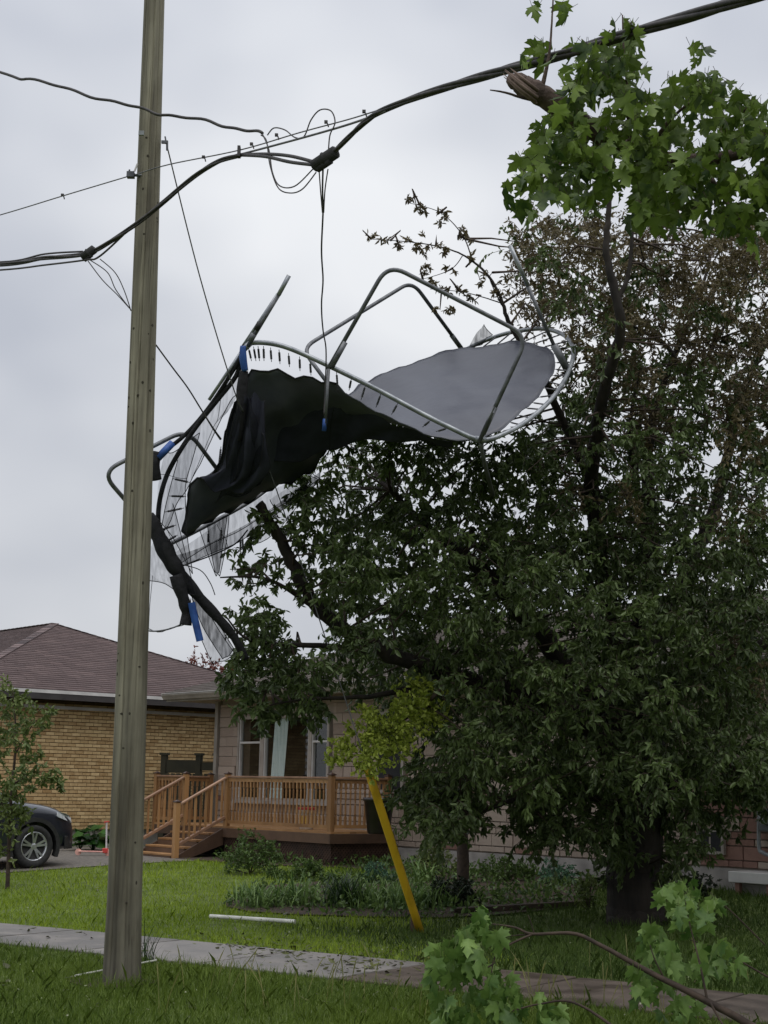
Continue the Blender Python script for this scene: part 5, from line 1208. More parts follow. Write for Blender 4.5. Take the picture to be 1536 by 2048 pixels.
# ------------------------------------------------------------------ crab apple tree
rT = np.random.default_rng(21)
TB = G(1275, 1846); TY = TB[1]
tree = empty('crabapple_tree', TB); tag(tree, 'large dark crabapple tree holding up the wrecked trampoline', 'tree')
LIMBS = [
    [(1275, 1862, TY, .40), (1272, 1830, TY, .36), (1268, 1740, TY, .33), (1276, 1640, TY, .31), (1290, 1560, TY, .29), (1290, 1480, TY, .25), (1275, 1380, TY, .20), (1290, 1240, TY, .15), (1302, 1070, TY + .2, .11), (1296, 900, TY + .3, .07), (1330, 760, TY + .2, .05), (1390, 620, TY, .03), (1420, 520, TY, .015)],
    [(1285, 1500, TY, .22), (1215, 1420, TY - .2, .17), (1130, 1330, TY - .5, .14), (1050, 1230, TY - .8, .11), (950, 1130, TY - 1.1, .08), (860, 1060, TY - 1.3, .05), (780, 980, TY - 1.4, .03)],
    [(1280, 1560, TY, .2), (1180, 1450, TY - .5, .15), (1050, 1395, TY - .9, .12), (900, 1350, TY - 1.3, .10), (760, 1300, TY - 1.7, .085), (650, 1230, TY - 2.0, .075), (600, 1160, TY - 2.2, .07), (560, 1080, TY - 2.3, .062), (517, 1008, TY - 2.4, .055)],
    [(1280, 1420, TY, .15), (1215, 1200, TY - .3, .11), (1185, 980, TY - .9, .085), (1205, 800, TY - 1.6, .07), (1240, 665, TY - 2.1, .06), (1232, 590, TY - 2.2, .050), (1213, 510, TY - 2.2, .042), (1216, 440, TY - 2.2, .034), (1220, 380, TY - 2.2, .028)],
    [(1236, 600, TY - 2.2, .034), (1255, 555, TY - 2.2, .026), (1262, 500, TY - 2.2, .021), (1268, 415, TY - 2.2, .014)],
    [(1295, 1440, TY, .16), (1400, 1330, TY - .2, .11), (1500, 1300, TY - .4, .09), (1600, 1250, TY - .5, .06)],
    [(1290, 1300, TY, .12), (1370, 1150, TY + .2, .09), (1440, 980, TY + .3, .07), (1480, 800, TY + .2, .05), (1530, 690, TY, .03), (1570, 600, TY, .015)],
    [(1375, 760, TY, .035), (1330, 690, TY, .028), (1240, 640, TY - .2, .015)], [(1400, 740, TY, .03), (1450, 650, TY, .02), (1500, 560, TY, .012)],
    [(1200, 1000, TY - .5, .06), (1130, 850, TY - .7, .05), (1080, 740, TY - .9, .04), (1020, 650, TY - 1.1, .028), (1003, 600, TY - 1.2, .020), (975, 550, TY - 1.2, .016), (930, 512, TY - 1.2, .011), (880, 494, TY - 1.2, .008), (820, 484, TY - 1.2, .006), (735, 478, TY - 1.2, .003)],
    [(945, 522, TY - 1.2, .009), (925, 470, TY - 1.2, .007), (880, 425, TY - 1.2, .005), (815, 405, TY - 1.2, .003)], [(925, 512, TY - 1.2, .006), (900, 540, TY - 1.2, .005), (840, 560, TY - 1.2, .003)],
    [(1000, 605, TY - 1.2, .008), (930, 585, TY - 1.2, .005), (860, 578, TY - 1.2, .003)], [(1003, 610, TY - 1.2, .008), (980, 560, TY - 1.2, .006), (985, 545, TY - 1.2, .004)],
    [(760, 1300, TY - 1.7, .04), (620, 1290, TY - 2.2, .03), (500, 1280, TY - 2.5, .015), (450, 1230, TY - 2.6, .008)], [(650, 1230, TY - 2.0, .03), (540, 1160, TY - 2.4, .02), (440, 1155, TY - 2.6, .008)],
    [(900, 1350, TY - 1.3, .05), (760, 1390, TY - 1.8, .03), (600, 1400, TY - 2.2, .015), (500, 1420, TY - 2.4, .006)],
    [(1260, 1600, TY, .10), (1140, 1590, TY - .6, .06), (1030, 1600, TY - 1.0, .03), (930, 1640, TY - 1.3, .012)], [(1295, 1620, TY, .09), (1370, 1560, TY - .4, .05), (1460, 1560, TY - .7, .03), (1540, 1590, TY - .9, .012)],
    [(1302, 1070, TY + .2, .05), (1270, 960, TY, .04), (1260, 850, TY - .2, .025), (1280, 740, TY - .3, .012)], [(1296, 1100, TY + .2, .06), (1275, 980, TY + .5, .05), (1272, 880, TY + .6, .04), (1300, 780, TY + .7, .02)],
]
mb, LP = limb_mesh(LIMBS, TB, r=rT); mb.build('trunk', M['bark'], tree, smooth=True)
REG_A = [(1035, 480), (1150, 430), (1245, 445), (1300, 470), (1420, 440), (1580, 460), (1580, 900), (1240, 900), (1165, 770), (1160, 680), (1060, 630), (1020, 560)]
REG_B = [(1150, 780), (1240, 880), (1580, 880), (1580, 1090), (1080, 1090), (1030, 900), (1110, 850)]
REG_C = [(655, 865), (720, 845), (800, 862), (900, 885), (965, 900), (1060, 860), (1130, 815), (1140, 900), (1100, 1090), (620, 1090), (600, 980), (660, 950)]
REG_D = [(640, 1070), (1580, 1070), (1580, 1560), (1420, 1570), (1340, 1610), (1240, 1560), (1100, 1550), (1000, 1600), (930, 1650), (850, 1630), (800, 1500), (720, 1390), (680, 1330), (690, 1230), (620, 1150)]
REG_E = [(440, 1150), (540, 1010), (630, 990), (690, 1100), (620, 1170), (550, 1190), (430, 1200)]
REG_F = [(470, 1210), (560, 1210), (560, 1290), (620, 1330), (720, 1360), (760, 1400), (640, 1410), (560, 1400), (480, 1390), (455, 1340)]
REG_F2 = [(450, 1350), (560, 1380), (520, 1470), (500, 1440), (470, 1400)]
REG_F3 = [(570, 1390), (760, 1390), (760, 1450), (680, 1470), (640, 1440), (600, 1430)]
REG_G1 = [(790, 1470), (960, 1500), (950, 1640), (900, 1690), (860, 1640), (810, 1590)]
REG_G2 = [(1040, 1540), (1260, 1550), (1250, 1740), (1190, 1730), (1140, 1690), (1060, 1670), (1045, 1620)]
REG_G3 = [(1300, 1560), (1580, 1500), (1580, 1600), (1480, 1630), (1430, 1670), (1390, 1690), (1370, 1760), (1320, 1770)]
gB = (region_blobs(REG_B, 58, 46, 140, TY - .2, 2.0, 2, rT) + region_blobs(REG_C, 54, 42, 165, TY - 1.0, 1.2, 2, rT) + region_blobs(REG_D, 60, 46, 212, TY - .5, 2.4, 3, rT) +
      region_blobs(REG_E, 44, 36, 80, TY - 2.3, .6, 1, rT) + region_blobs(REG_F, 48, 38, 170, TY - 2.0, .8, 2, rT) + region_blobs(REG_F2, 36, 26, 120, TY - 2.2, .4, 1, rT) + region_blobs(REG_F3, 38, 30, 140, TY - 1.9, .6, 1, rT) +
      region_blobs(REG_G1, 48, 38, 210, TY - 1.2, .9, 2, rT) + region_blobs(REG_G2, 48, 38, 200, TY - .6, .9, 2, rT) + region_blobs(REG_G3, 48, 38, 190, TY - .6, .9, 2, rT))
bB = region_blobs(REG_A, 50, 46, 275, TY - .3, 1.7, 2, rT) + region_blobs(REG_B, 70, 46, 150, TY - .8, 1.6, 1, rT) + region_blobs([(1400, 1050), (1580, 1050), (1580, 1420), (1440, 1350)], 80, 46, 170, TY - 2.2, .6, 1, rT)
for (x, y) in ((745, 478), (775, 480), (800, 495), (820, 488), (845, 482), (870, 492), (895, 510), (815, 408), (835, 420), (860, 425), (885, 440), (890, 418), (915, 470), (930, 480), (840, 540), (870, 545), (900, 530), (940, 525), (865, 578), (895, 590), (920, 580), (960, 560), (985, 575), (1000, 600), (950, 600), (880, 620), (905, 625), (840, 500)):
    bB.append((P(x, y, TY - 1.2), np.ones(3) * 0.09, 32))
gB = [b_ for b_ in gB if not (655 < proj(b_[0])[0] < 885 and 1365 < proj(b_[0])[1] < 1545 and b_[0][1] < 18.9)]
_mv = [b_ for b_ in bB if b_[2] > 60 and rT.random() < .12 + .45 * min(1, max(0, (proj(b_[0])[1] - 450) / 450))]; _id = {id(b_) for b_ in _mv}; bB = [b_ for b_ in bB if id(b_) not in _id]; gB = gB + [(c_, q_, int(n_ * .62)) for c_, q_, n_ in _mv]
dg_ = blob_leaves(gB, rT, 0.086, droop=1.15, per_twig=18, tw_len=1.25); db_ = blob_leaves(bB, rT, 0.063, droop=0.55, per_twig=16, tw_len=1.05)
print('LEAVES', len(dg_[0]), len(db_[0]))
put_leaves('crown', tree, M['lf_green'], TB, dg_, rT, 0.42); put_leaves('crown', tree, M['lf_brown'], TB, db_, rT, 0.40)
put_twigs('twigs', tree, dg_[4] + db_[4], TB, 0.004)
# secondary boughs joining the leaf clumps to the limbs
spine = np.concatenate([q[:, :3] for q in LP]); bgh = MB()
for c, rad, n in (gB + bB):
    if n < 25: continue
    d = np.linalg.norm(spine - c, axis=1); i = int(np.argmin(d))
    if d[i] > 2.0 or rT.random() < 0.45: continue
    a, b = spine[i], np.asarray(c); mid = (a + b) / 2 + rT.normal(size=3) * 0.08 + np.array([0, 0, 0.06])
    bgh.tube([a - TB, mid - TB, b - TB], [0.016, 0.011, 0.005], 5, caps=False)
bgh.build('boughs', M['twig'], tree, smooth=True)['kind'] = 'stuff'

# ------------------------------------------------------------------ small trees and shrubs
def shrub(name, px, py, label, cat, blobs, m, ll, stems, group=None, wf=0.5, droop=0.2, seed=1, stem_r=0.012, base=None, per=10):
    r = np.random.default_rng(seed); b = G(px, py) if base is None else np.asarray(base); e = empty(name, b); tag(e, label, cat, group)
    bl_ = []
    for (x, y, Y, rad, n) in blobs: bl_.append((P(x, y, Y), np.ones(3) * rad, n))
    bl_ = [(c_, q_, int(n_ * (1.9 if m == 'lf_young' else 1.7))) for c_, q_, n_ in bl_]; data = blob_leaves(bl_, r, ll, droop=droop, per_twig=per)
    put_leaves('crown' if cat == 'tree' else 'foliage', e, M[m], b, data, r, wf); put_twigs('twigs', e, data[4], b, 0.003)
    mb = MB()
    for s in stems:
        q = crom(np.array([[*P(x, y, Y), rr_] for x, y, Y, rr_ in s]), 5); mb.tube(q[:, :3] - b, q[:, 3], 7)
    if not stems:
        for c, rad, n in bl_[:8]: mb.tube([np.zeros(3), (c - b) * 0.5 + np.array([0, 0, .05]), c - b], [stem_r, stem_r * .7, stem_r * .4], 6)
    mb.build('trunk' if cat == 'tree' else 'stem', M['twig'], e, smooth=True); return e
SY = G(15, 1778)[1]
shrub('young_tree', 15, 1778, 'slender young tree with light green leaves in front of the SUV', 'tree',
      [(x, y, SY + dy, r_, n) for x, y, dy, r_, n in ((10, 1385, 0, .22, 70), (50, 1410, -.1, .20, 60), (20, 1440, .2, .28, 110), (75, 1440, 0, .22, 70), (100, 1430, 0, .10, 30), (45, 1480, -.2, .25, 90), (-10, 1500, 0, .3, 110), (60, 1505, .2, .18, 45), (80, 1550, 0, .22, 70), (115, 1560, -.1, .15, 50), (40, 1570, -.3, .28, 110), (0, 1580, .2, .3, 120), (35, 1620, 0, .24, 90), (0, 1650, -.2, .25, 90), (50, 1640, .2, .15, 40), (-40, 1450, 0, .35, 110), (-50, 1580, 0, .35, 110), (10, 1710, 0, .12, 26), (15, 1560, .3, .3, 90))],
      'lf_young', 0.085, [[(15, 1782, SY, .035), (17, 1720, SY, .030), (22, 1600, SY, .024), (32, 1480, SY, .016), (25, 1380, SY, .007)], [(24, 1570, SY, .014), (70, 1545, SY, .008), (110, 1556, SY, .003)], [(30, 1510, SY, .012), (65, 1450, SY, .007), (90, 1432, SY, .003)], [(20, 1640, SY, .012), (-20, 1560, SY, .006)], [(20, 1600, SY, .012), (52, 1580, SY, .005)]], wf=0.5, droop=0.55, seed=5)
rG = np.random.default_rng(6); gY = 16.6
gbl = [(P(x, y, gY + dy), np.ones(3) * r_, int(n * 2.6)) for x, y, dy, r_, n in ((690, 1505, 0, .16, 90), (720, 1480, 0, .2, 130), (745, 1455, .1, .2, 120), (775, 1470, .1, .25, 170), (752, 1515, -.1, .2, 130), (800, 1440, .2, .2, 110), (820, 1400, .3, .2, 110), (845, 1380, .4, .18, 90), (870, 1400, .4, .2, 90), (830, 1440, .3, .22, 120), (735, 1420, .1, .07, 24), (670, 1520, 0, .08, 30), (800, 1490, .2, .22, 120), (860, 1440, .4, .2, 90), (725, 1530, -.1, .10, 40))]
gd = blob_leaves(gbl, rG, .055, droop=.25, per_twig=10); put_leaves('crown', tree, M['lf_gold'], TB, gd, rG, .6); put_twigs('twigs', tree, gd[4], TB, .003)
mbg, _ = limb_mesh([[(900, 1350, TY - 1.3, .03), (870, 1390, TY - 2.0, .024), (830, 1425, 17.4, .018), (780, 1455, 17.1, .012), (735, 1480, 17.0, .008), (690, 1505, 17.0, .004)], [(780, 1455, 17.1, .01), (765, 1500, 17.0, .006), (730, 1530, 16.9, .003)]], TB, r=rG, wob=.01); mbg.build('bough', M['twig'], tree, smooth=True)
def rblob(px, py, Y, w, h, n, r, k):
    return [(px + r.uniform(-1, 1) * w, py + r.uniform(-1, 1) * h, Y + r.uniform(-.2, .2), 0.13, n) for _ in range(k)]
r9 = np.random.default_rng(9)
def bush(name, px, pyb, w, h, label, m, seed, n=60, k=14, ll=0.045, cat='shrub', group=None):
    b = G(px, pyb); Y = b[1]; r = np.random.default_rng(seed); s = Y / FPX; bl_ = []
    for _ in range(k):
        a = r.uniform(0, 2 * math.pi); q = r.random() ** .5; zz_ = r.random()
        c = b + np.array([math.cos(a) * q * w * s * .45, math.sin(a) * q * w * s * .45, (0.12 + 0.78 * zz_) * h * s * (1 - .35 * q)]); bl_.append((c, np.ones(3) * min(w, h) * s * .26, int(n * 1.8)))
    e = empty(name, b); tag(e, label, cat, group); d_ = blob_leaves(bl_, r, ll, droop=0.1, per_twig=8); put_leaves('foliage', e, M[m], b, d_, r, .55); put_twigs('twigs', e, d_[4], b, .003)
    mb = MB()
    for c, _, _ in bl_[:7]: mb.tube([np.zeros(3), (c - b) * .5, c - b], [.01, .007, .004], 5)
    mb.build('stem', M['twig'], e); return e
bush('deck_shrub', 500, 1748, 110, 80, 'broad dark green shrub at the deck corner by the stairs', 'lf_shrub', 31, 80, 18)
bush('deck_shrub', 612, 1762, 62, 52, 'small green bush in front of the lattice skirt', 'lf_shrub', 32, 60, 12)
bush('deck_shrub', 556, 1758, 44, 36, 'low leafy clump between the two bushes by the deck', 'lf_shrub', 33, 40, 8)
bush('rounded_shrub', 752, 1768, 62, 48, 'rounded blue green shrub near the deck corner', 'lf_teal', 34, 90, 16, .03)
bush('low_shrub', 670, 1772, 60, 26, 'low dark green clump beside the rounded shrub', 'lf_shrub', 35, 50, 8)
bush('tall_weeds', 872, 1760, 70, 130, 'tall pale green weeds behind the yellow guard', 'lf_young', 36, 70, 16)
bush('wall_shrub', 1010, 1765, 120, 60, 'grey green shrub against the pale house wall', 'lf_shrub', 37, 60, 14)
bush('wall_shrub', 1120, 1768, 100, 62, 'feathery green shrub left of the tree trunk', 'lf_teal', 38, 60, 12, .04)
bush('trunk_sprout', 1178, 1822, 50, 74, 'pale green sprouts growing beside the tree trunk', 'lf_young', 39, 40, 8)
bush('wall_shrub', 1400, 1800, 80, 60, 'dark low shrub at the foundation right of the trunk', 'lf_dark', 40, 60, 10)
bush('evergreen_shrub', 905, 1812, 100, 60, 'dark dense shrub around the slim tree in the flower bed', 'lf_dark', 41, 90, 16)
nb2 = G(925, 1795); NYY = nb2[1]
shrub('slim_tree', 925, 1795, 'slim dark evergreen tree in the flower bed left of the crabapple', 'tree', [(920, 1560, NYY, .3, 120), (935, 1620, NYY, .25, 90), (905, 1640, NYY, .25, 80), (940, 1500, NYY, .3, 100), (930, 1440, NYY, .3, 90)], 'lf_dark', 0.06,
      [[(925, 1800, NYY, .09), (926, 1720, NYY, .085), (924, 1640, NYY, .075), (928, 1540, NYY, .05), (930, 1440, NYY, .02)]], seed=44)
bt = P(395, 1500, 50.0); bt = np.array([bt[0], bt[1], 0.25])
shrub('red_tree', 0, 0, 'distant reddish tree top showing over the brown roof', 'tree', [(395 + dx, 1345 + dy, 50 + q, .55, 90) for dx, dy, q in ((-35, 15, 0), (-15, -12, .5), (5, 0, 0), (25, -8, -.4), (40, 6, 0), (0, 25, 0), (-45, 30, 0), (30, 30, 0), (55, 25, .2), (0, 50, 0), (-30, 60, 0), (40, 60, 0))],
      'lf_red', 0.12, [[(395, 1560, 50, .2), (396, 1450, 50, .14), (394, 1380, 50, .08), (395, 1340, 50, .03)], [(395, 1420, 50, .08), (360, 1360, 50, .03)], [(395, 1410, 50, .08), (430, 1350, 50, .03)]], base=bt, seed=45)
# blade plants
M['blade'] = leafmat('daylily_blade', srgb(64, 94, 44), srgb(138, 166, 94), .3)
M['blade_d'] = leafmat('iris_blade', srgb(28, 46, 24), srgb(58, 84, 40), .2)
M['hosta'] = leafmat('hosta_leaf', srgb(28, 58, 24), srgb(64, 104, 44), .2, .35)
M['dry'] = leafmat('dry_stalk', srgb(96, 100, 54), srgb(140, 136, 84), .1)
def blades(name, px, py, n, L, w, label, m, seed, spread=0.06, arch=0.7, cat='plant', group=None, pos=None):
    r = np.random.default_rng(seed); b = G(px, py) if pos is None else pos; V, F_, va = [], [], []; K = 6
    for i in range(n):
        a = r.uniform(0, 2 * math.pi); d = np.array([math.cos(a), math.sin(a), 0]); s = np.array([-d[1], d[0], 0]); l = L * r.uniform(.5, 1.15); ar = arch * r.uniform(.3, 1.3); o_ = np.array([r.normal() * spread, r.normal() * spread, -0.02]); k0 = len(V); v_ = r.random()
        for k in range(K + 1):
            t = k / K; th = ar * t * 1.6; c = o_ + l * t * (np.array([0, 0, 1]) * math.cos(th * .8) + d * math.sin(th) * .75); ww = w * (0.6 + 0.8 * t) * (1 - t) ** .6 if t < 1 else 0.0005
            ww = max(ww, .0006); V += [c - s * ww * .75, c + s * ww * .75]; va += [v_, v_]
        for k in range(K): F_.append((k0 + 2 * k, k0 + 2 * k + 1, k0 + 2 * k + 3, k0 + 2 * k + 2))
    e = link(name, nmesh(name, np.array(V), np.array(F_), True, va), M[m], loc=b); tag(e, label, cat, group); return e
blades('daylily_clump', 592, 1812, 150, .50, .016, 'arching pale green daylily clump in the flower bed', 'blade', 51, .13, .8)
blades('iris_clump', 690, 1815, 170, .48, .020, 'dark upright iris clump in the flower bed', 'blade_d', 52, .12, .45)
for k, (x, y, t) in enumerate(((735, 1815, 'beside the dark iris clump'), (775, 1812, 'midway to the yellow guard'), (815, 1818, 'just left of the yellow guard foot'), (855, 1815, 'just right of the yellow guard'), (520, 1815, 'at the left end of the flower bed'))):
    blades('stalk_clump', x, y, 170, .40, .016, 'clump of upright green stalks ' + t, 'blade', 60 + k, .15, .75, group='green stalk clumps')
blades('strappy_plant', 845, 1765, 40, .55, .02, 'wide arching strap leaved plant right of the yellow guard', 'blade', 58, .08, 1.0)
blades('grass_tuft', 292, 1932, 26, .42, .008, 'tall grass tuft growing beside the utility pole', 'blade_d', 66, .04, .4)
def hosta(px, py, n, L, label, seed):
    r = np.random.default_rng(seed); b = G(px, py); pos, ax, sd_, ln, va = [], [], [], [], []; st_ = MB(); e = empty('hosta_plant', b); tag(e, label, 'plant', 'broad leaved plants by the brick wall')
    for i in range(n):
        a = r.uniform(0, 2 * math.pi); q = r.uniform(.1, 1); d = np.array([math.cos(a), math.sin(a), 0]); h = L * r.uniform(.5, 1.1); p = d * q * L * .6 + np.array([0, 0, h * (1.1 - .5 * q)])
        st_.tube([np.zeros(3), p * .5 + np.array([0, 0, h * .15]), p], .006, 5); pos.append(p); ax.append(d * .8 + np.array([0, 0, -.35]) + r.normal(size=3) * .2); sd_.append([-d[1], d[0], r.normal() * .2]); ln.append(L * r.uniform(.5, .8)); va.append(r.random())
    link('leaves', leaf_cloud('leaves', np.array(pos), np.array(ax), np.array(sd_), np.array(ln), np.array(ln) * .75, np.array(va), .12, .3), M['hosta'], e); st_.build('stalks', M['hosta'], e)
hosta(158, 1702, 22, .42, 'broad leaved green plant at the SUV bumper', 71); hosta(186, 1702, 26, .50, 'tall broad leaved green plant beside the scooter', 72)
# timber edging of the bed
M['timber'] = mat('old_timber', srgb(48, 40, 32), srgb(76, 64, 52), rough=0.9, scale=5, bump=.4, bscale=20)
a, b = G(905, 1830), G(1150, 1815)
o = MB().beam(a + np.array([0, 0, .03]), b + np.array([0, 0, .03]), .12, .11).build('edging_timber', M['timber'], bevel=.012); tag(o, 'dark old timber edging the flower bed left of the trunk', 'timber')

# ------------------------------------------------------------------ maple leaves as single pieces
HALF = [(0, 0), (.14, -.03), (.38, -.10), (.33, .06), (.42, .10), (.60, .24), (.50, .30), (.58, .46), (.40, .42), (.19, .40), (.24, .58), (.34, .66), (.20, .72), (.13, .84), (0, 1.02)]
def maple_mesh(name, material, fold, droop, cup, seed, thin=1.0):
    r = random.Random(seed); pts = HALF + [(-x, y) for x, y in reversed(HALF[1:-1])]; V = [(0, .3, 0)]
    for x, y in pts:
        x *= r.uniform(.9, 1.1) * thin; y *= r.uniform(.95, 1.05)
        V.append((x, y, -fold * abs(x) - droop * max(0, y - .2) ** 2 - cup * x * x + r.uniform(-.03, .03)))
    n = len(pts); F_ = [(0, 1 + i, 1 + (i + 1) % n) for i in range(n)]
    me = nmesh(name, np.array(V), np.array(F_), True); me.materials.append(material); return me
M['maple'] = mat('maple_leaf', srgb(46, 68, 28), srgb(124, 148, 62), rough=0.45, scale=2, rnd=0.7, lo=0.1, hi=0.9, trans=0.35, spec=0.35)
M['maple_y'] = mat('fresh_maple_leaf', srgb(66, 96, 40), srgb(126, 154, 80), rough=0.45, scale=2, rnd=0.7, lo=0.1, hi=0.9, trans=0.3, spec=0.35)
MAP = [maple_mesh('leaf', M['maple'], f, d, c, k, t) for k, (f, d, c, t) in enumerate(((.15, .4, .2, 1), (.45, .5, .2, .9), (.8, .3, .3, .75), (.2, .9, .5, 1), (-.3, .6, .3, .9), (.6, .8, .1, .85), (-.1, .2, -.5, 1)))]
MAPY = [maple_mesh('leaf', M['maple_y'], f, d, c, k + 20, t) for k, (f, d, c, t) in enumerate(((.5, .3, .2, .75), (.8, .3, .2, .65), (.3, .6, .3, .8), (.6, .5, .1, .6)))]
def one_leaf(meshes, parent, org, p, tip, nrm_, size, r):
    y = nrm(tip); z = nrm(nrm_ - y * (nrm_ @ y)); x = np.cross(y, z)
    o = link('leaf', meshes[int(r.integers(len(meshes)))], None, parent)
    o.matrix_local = Matrix(((x[0] * size, y[0] * size, z[0] * size, p[0] - org[0]), (x[1] * size, y[1] * size, z[1] * size, p[1] - org[1]), (x[2] * size, y[2] * size, z[2] * size, p[2] - org[2]), (0, 0, 0, 1)))
    return o
rM = np.random.default_rng(33)
MLO = P(1250, 280, 9.3); ml = empty('maple_limb', MLO); tag(ml, 'torn leafy maple limb hanging on the cables at the upper right', 'branch')
M['maplebark'] = mat('maple_bark', srgb(64, 52, 46), srgb(98, 82, 74), rough=.9, scale=10, bump=.6, bscale=30)
M['torn'] = mat('torn_wood', srgb(84, 70, 62), srgb(118, 100, 90), rough=.85, scale=12, stretch=(1, 1, .2), bump=.5)
limbs = [[(1018, 152, 9.25, .012), (1024, 158, 9.25, .050), (1045, 170, 9.25, .068), (1080, 188, 9.25, .072), (1120, 215, 9.3, .070), (1200, 270, 9.4, .062), (1290, 310, 9.5, .052), (1400, 320, 9.5, .042), (1520, 300, 9.4, .036), (1680, 270, 9.3, .026), (1800, 262, 9.3, .012)],
         [(980, 180, 9.2, .004), (1010, 185, 9.22, .007), (1046, 196, 9.24, .009), (1085, 205, 9.28, .010)], [(1080, 190, 9.25, .02), (1098, 110, 9.2, .010), (1105, 20, 9.2, .006), (1108, -40, 9.2, .005)],
         [(1260, 290, 9.4, .02), (1256, 200, 9.2, .010), (1247, 90, 9.1, .006), (1245, 30, 9.1, .004)], [(1190, 262, 9.4, .02), (1130, 320, 9.3, .012), (1070, 370, 9.2, .006)], [(1290, 310, 9.4, .02), (1340, 240, 9.2, .012), (1400, 190, 9.1, .006)],
         [(1400, 320, 9.5, .02), (1460, 250, 9.3, .012), (1500, 210, 9.2, .005)], [(1400, 320, 9.5, .02), (1450, 400, 9.3, .012), (1490, 450, 9.2, .005)], [(1290, 310, 9.5, .02), (1310, 380, 9.3, .012), (1340, 430, 9.2, .005)], [(1140, 230, 9.3, .016), (1160, 150, 9.1, .010), (1220, 60, 9.0, .004)]]
mb, _ = limb_mesh(limbs, MLO, r=rM, wob=.01); mb.build('limb', M['maplebark'], ml, smooth=True)
mb = MB(); q = [P(1014, 150, 9.18), P(1024, 160, 9.17), P(1044, 176, 9.165), P(1075, 200, 9.17), P(1110, 222, 9.2)]
for k in range(7):
    d_ = np.array([rM.normal() * .012, -.03 - .012 * k % .03, (k - 3) * .014]); ln_ = rM.uniform(.5, 1)
    mb.tube([q[0] + d_ - MLO + (q[1] - q[0]) * rM.uniform(-.6, 1.2), q[2] + d_ - MLO, q[3] + d_ - MLO], [.002, .012, .012], 5)
mb.build('torn_splinters', M['torn'], ml, smooth=True)
MR = [(1170, 140, 55, 60), (1240, 80, 45, 28), (1230, 130, 60, 40), (1270, 200, 45, 22), (1090, 105, 40, 14), (1075, 15, 15, 3), (1135, 8, 12, 3), (1095, 150, 28, 12), (1050, 110, 10, 3), (1200, 220, 75, 60), (1150, 260, 70, 50), (1110, 260, 45, 26), (1300, 250, 60, 40), (1380, 200, 65, 50), (1420, 160, 30, 10), (1395, 110, 25, 6), (1450, 220, 60, 45), (1520, 230, 50, 40), (1240, 320, 75, 60), (1330, 320, 70, 60), (1420, 300, 75, 60), (1510, 320, 60, 50), (1140, 330, 55, 30), (1070, 330, 35, 18), (1050, 385, 38, 22), (1120, 380, 30, 14), (1180, 350, 50, 30), (1290, 390, 50, 34), (1350, 430, 28, 10), (1400, 370, 55, 40), (1480, 390, 55, 44), (1510, 450, 35, 24), (1430, 420, 40, 20), (1290, 430, 28, 12), (1600, 290, 60, 60), (1680, 300, 60, 60), (1620, 380, 50, 40), (1760, 290, 60, 50)]
sp = []
tot = sum(m_[3] for m_ in MR); pet = MB()
for (x, y, rad, n) in MR:
    for _ in range(int(n * .84)):
        a = rM.uniform(0, 2 * math.pi); q = rM.random() ** .5 * rad; xx, yy = x + math.cos(a) * q, y + math.sin(a) * q
        if 1005 < xx < 1115 and 125 < yy < 225 and yy > 60: continue
        sp.append((xx, yy, rM.uniform(8.75, 9.75)))
sp.sort(key=lambda t: (t[0] > 1560, t[2])); rest = []
for i, (x, y, Y) in enumerate(sp):
    p = P(x, y, Y); tip = nrm(np.array([rM.normal() * .45, rM.normal() * .45, -1.0 + rM.normal() * .25])); nn = rM.normal(size=3) * 1.2 + np.array([0, -.7, .45]); s_ = rM.uniform(.07, .155)
    if i < 300: one_leaf(MAP, ml, MLO, p, tip, nn, s_, rM)
    else: rest.append((p, tip, nn, s_))
    up_ = p + np.array([rM.normal() * .03, rM.normal() * .03, rM.uniform(.02, .045)]); pet.tube([p - MLO, up_ - MLO], .0018, 3, caps=False)
pet.build('leaf_stalks', M['twig'], ml)['kind'] = 'stuff'
if rest:
    V, F_ = [], []
    for (p, tip, nn, s_) in rest:
        me = MAP[int(rM.integers(7))]; co = np.empty(len(me.vertices) * 3); me.vertices.foreach_get('co', co); co = co.reshape(-1, 3)
        y = nrm(tip); z = nrm(nn - y * (nn @ y)); x = np.cross(y, z); b0_ = len(V); V += list(p - MLO + s_ * (co[:, :1] * x + co[:, 1:2] * y + co[:, 2:3] * z)); F_ += [tuple(b0_ + v for v in pl.vertices) for pl in me.polygons]
    o = link('leaves', nmesh('leaves', np.array(V), np.array(F_), True), M['maple'], ml); o['kind'] = 'stuff'

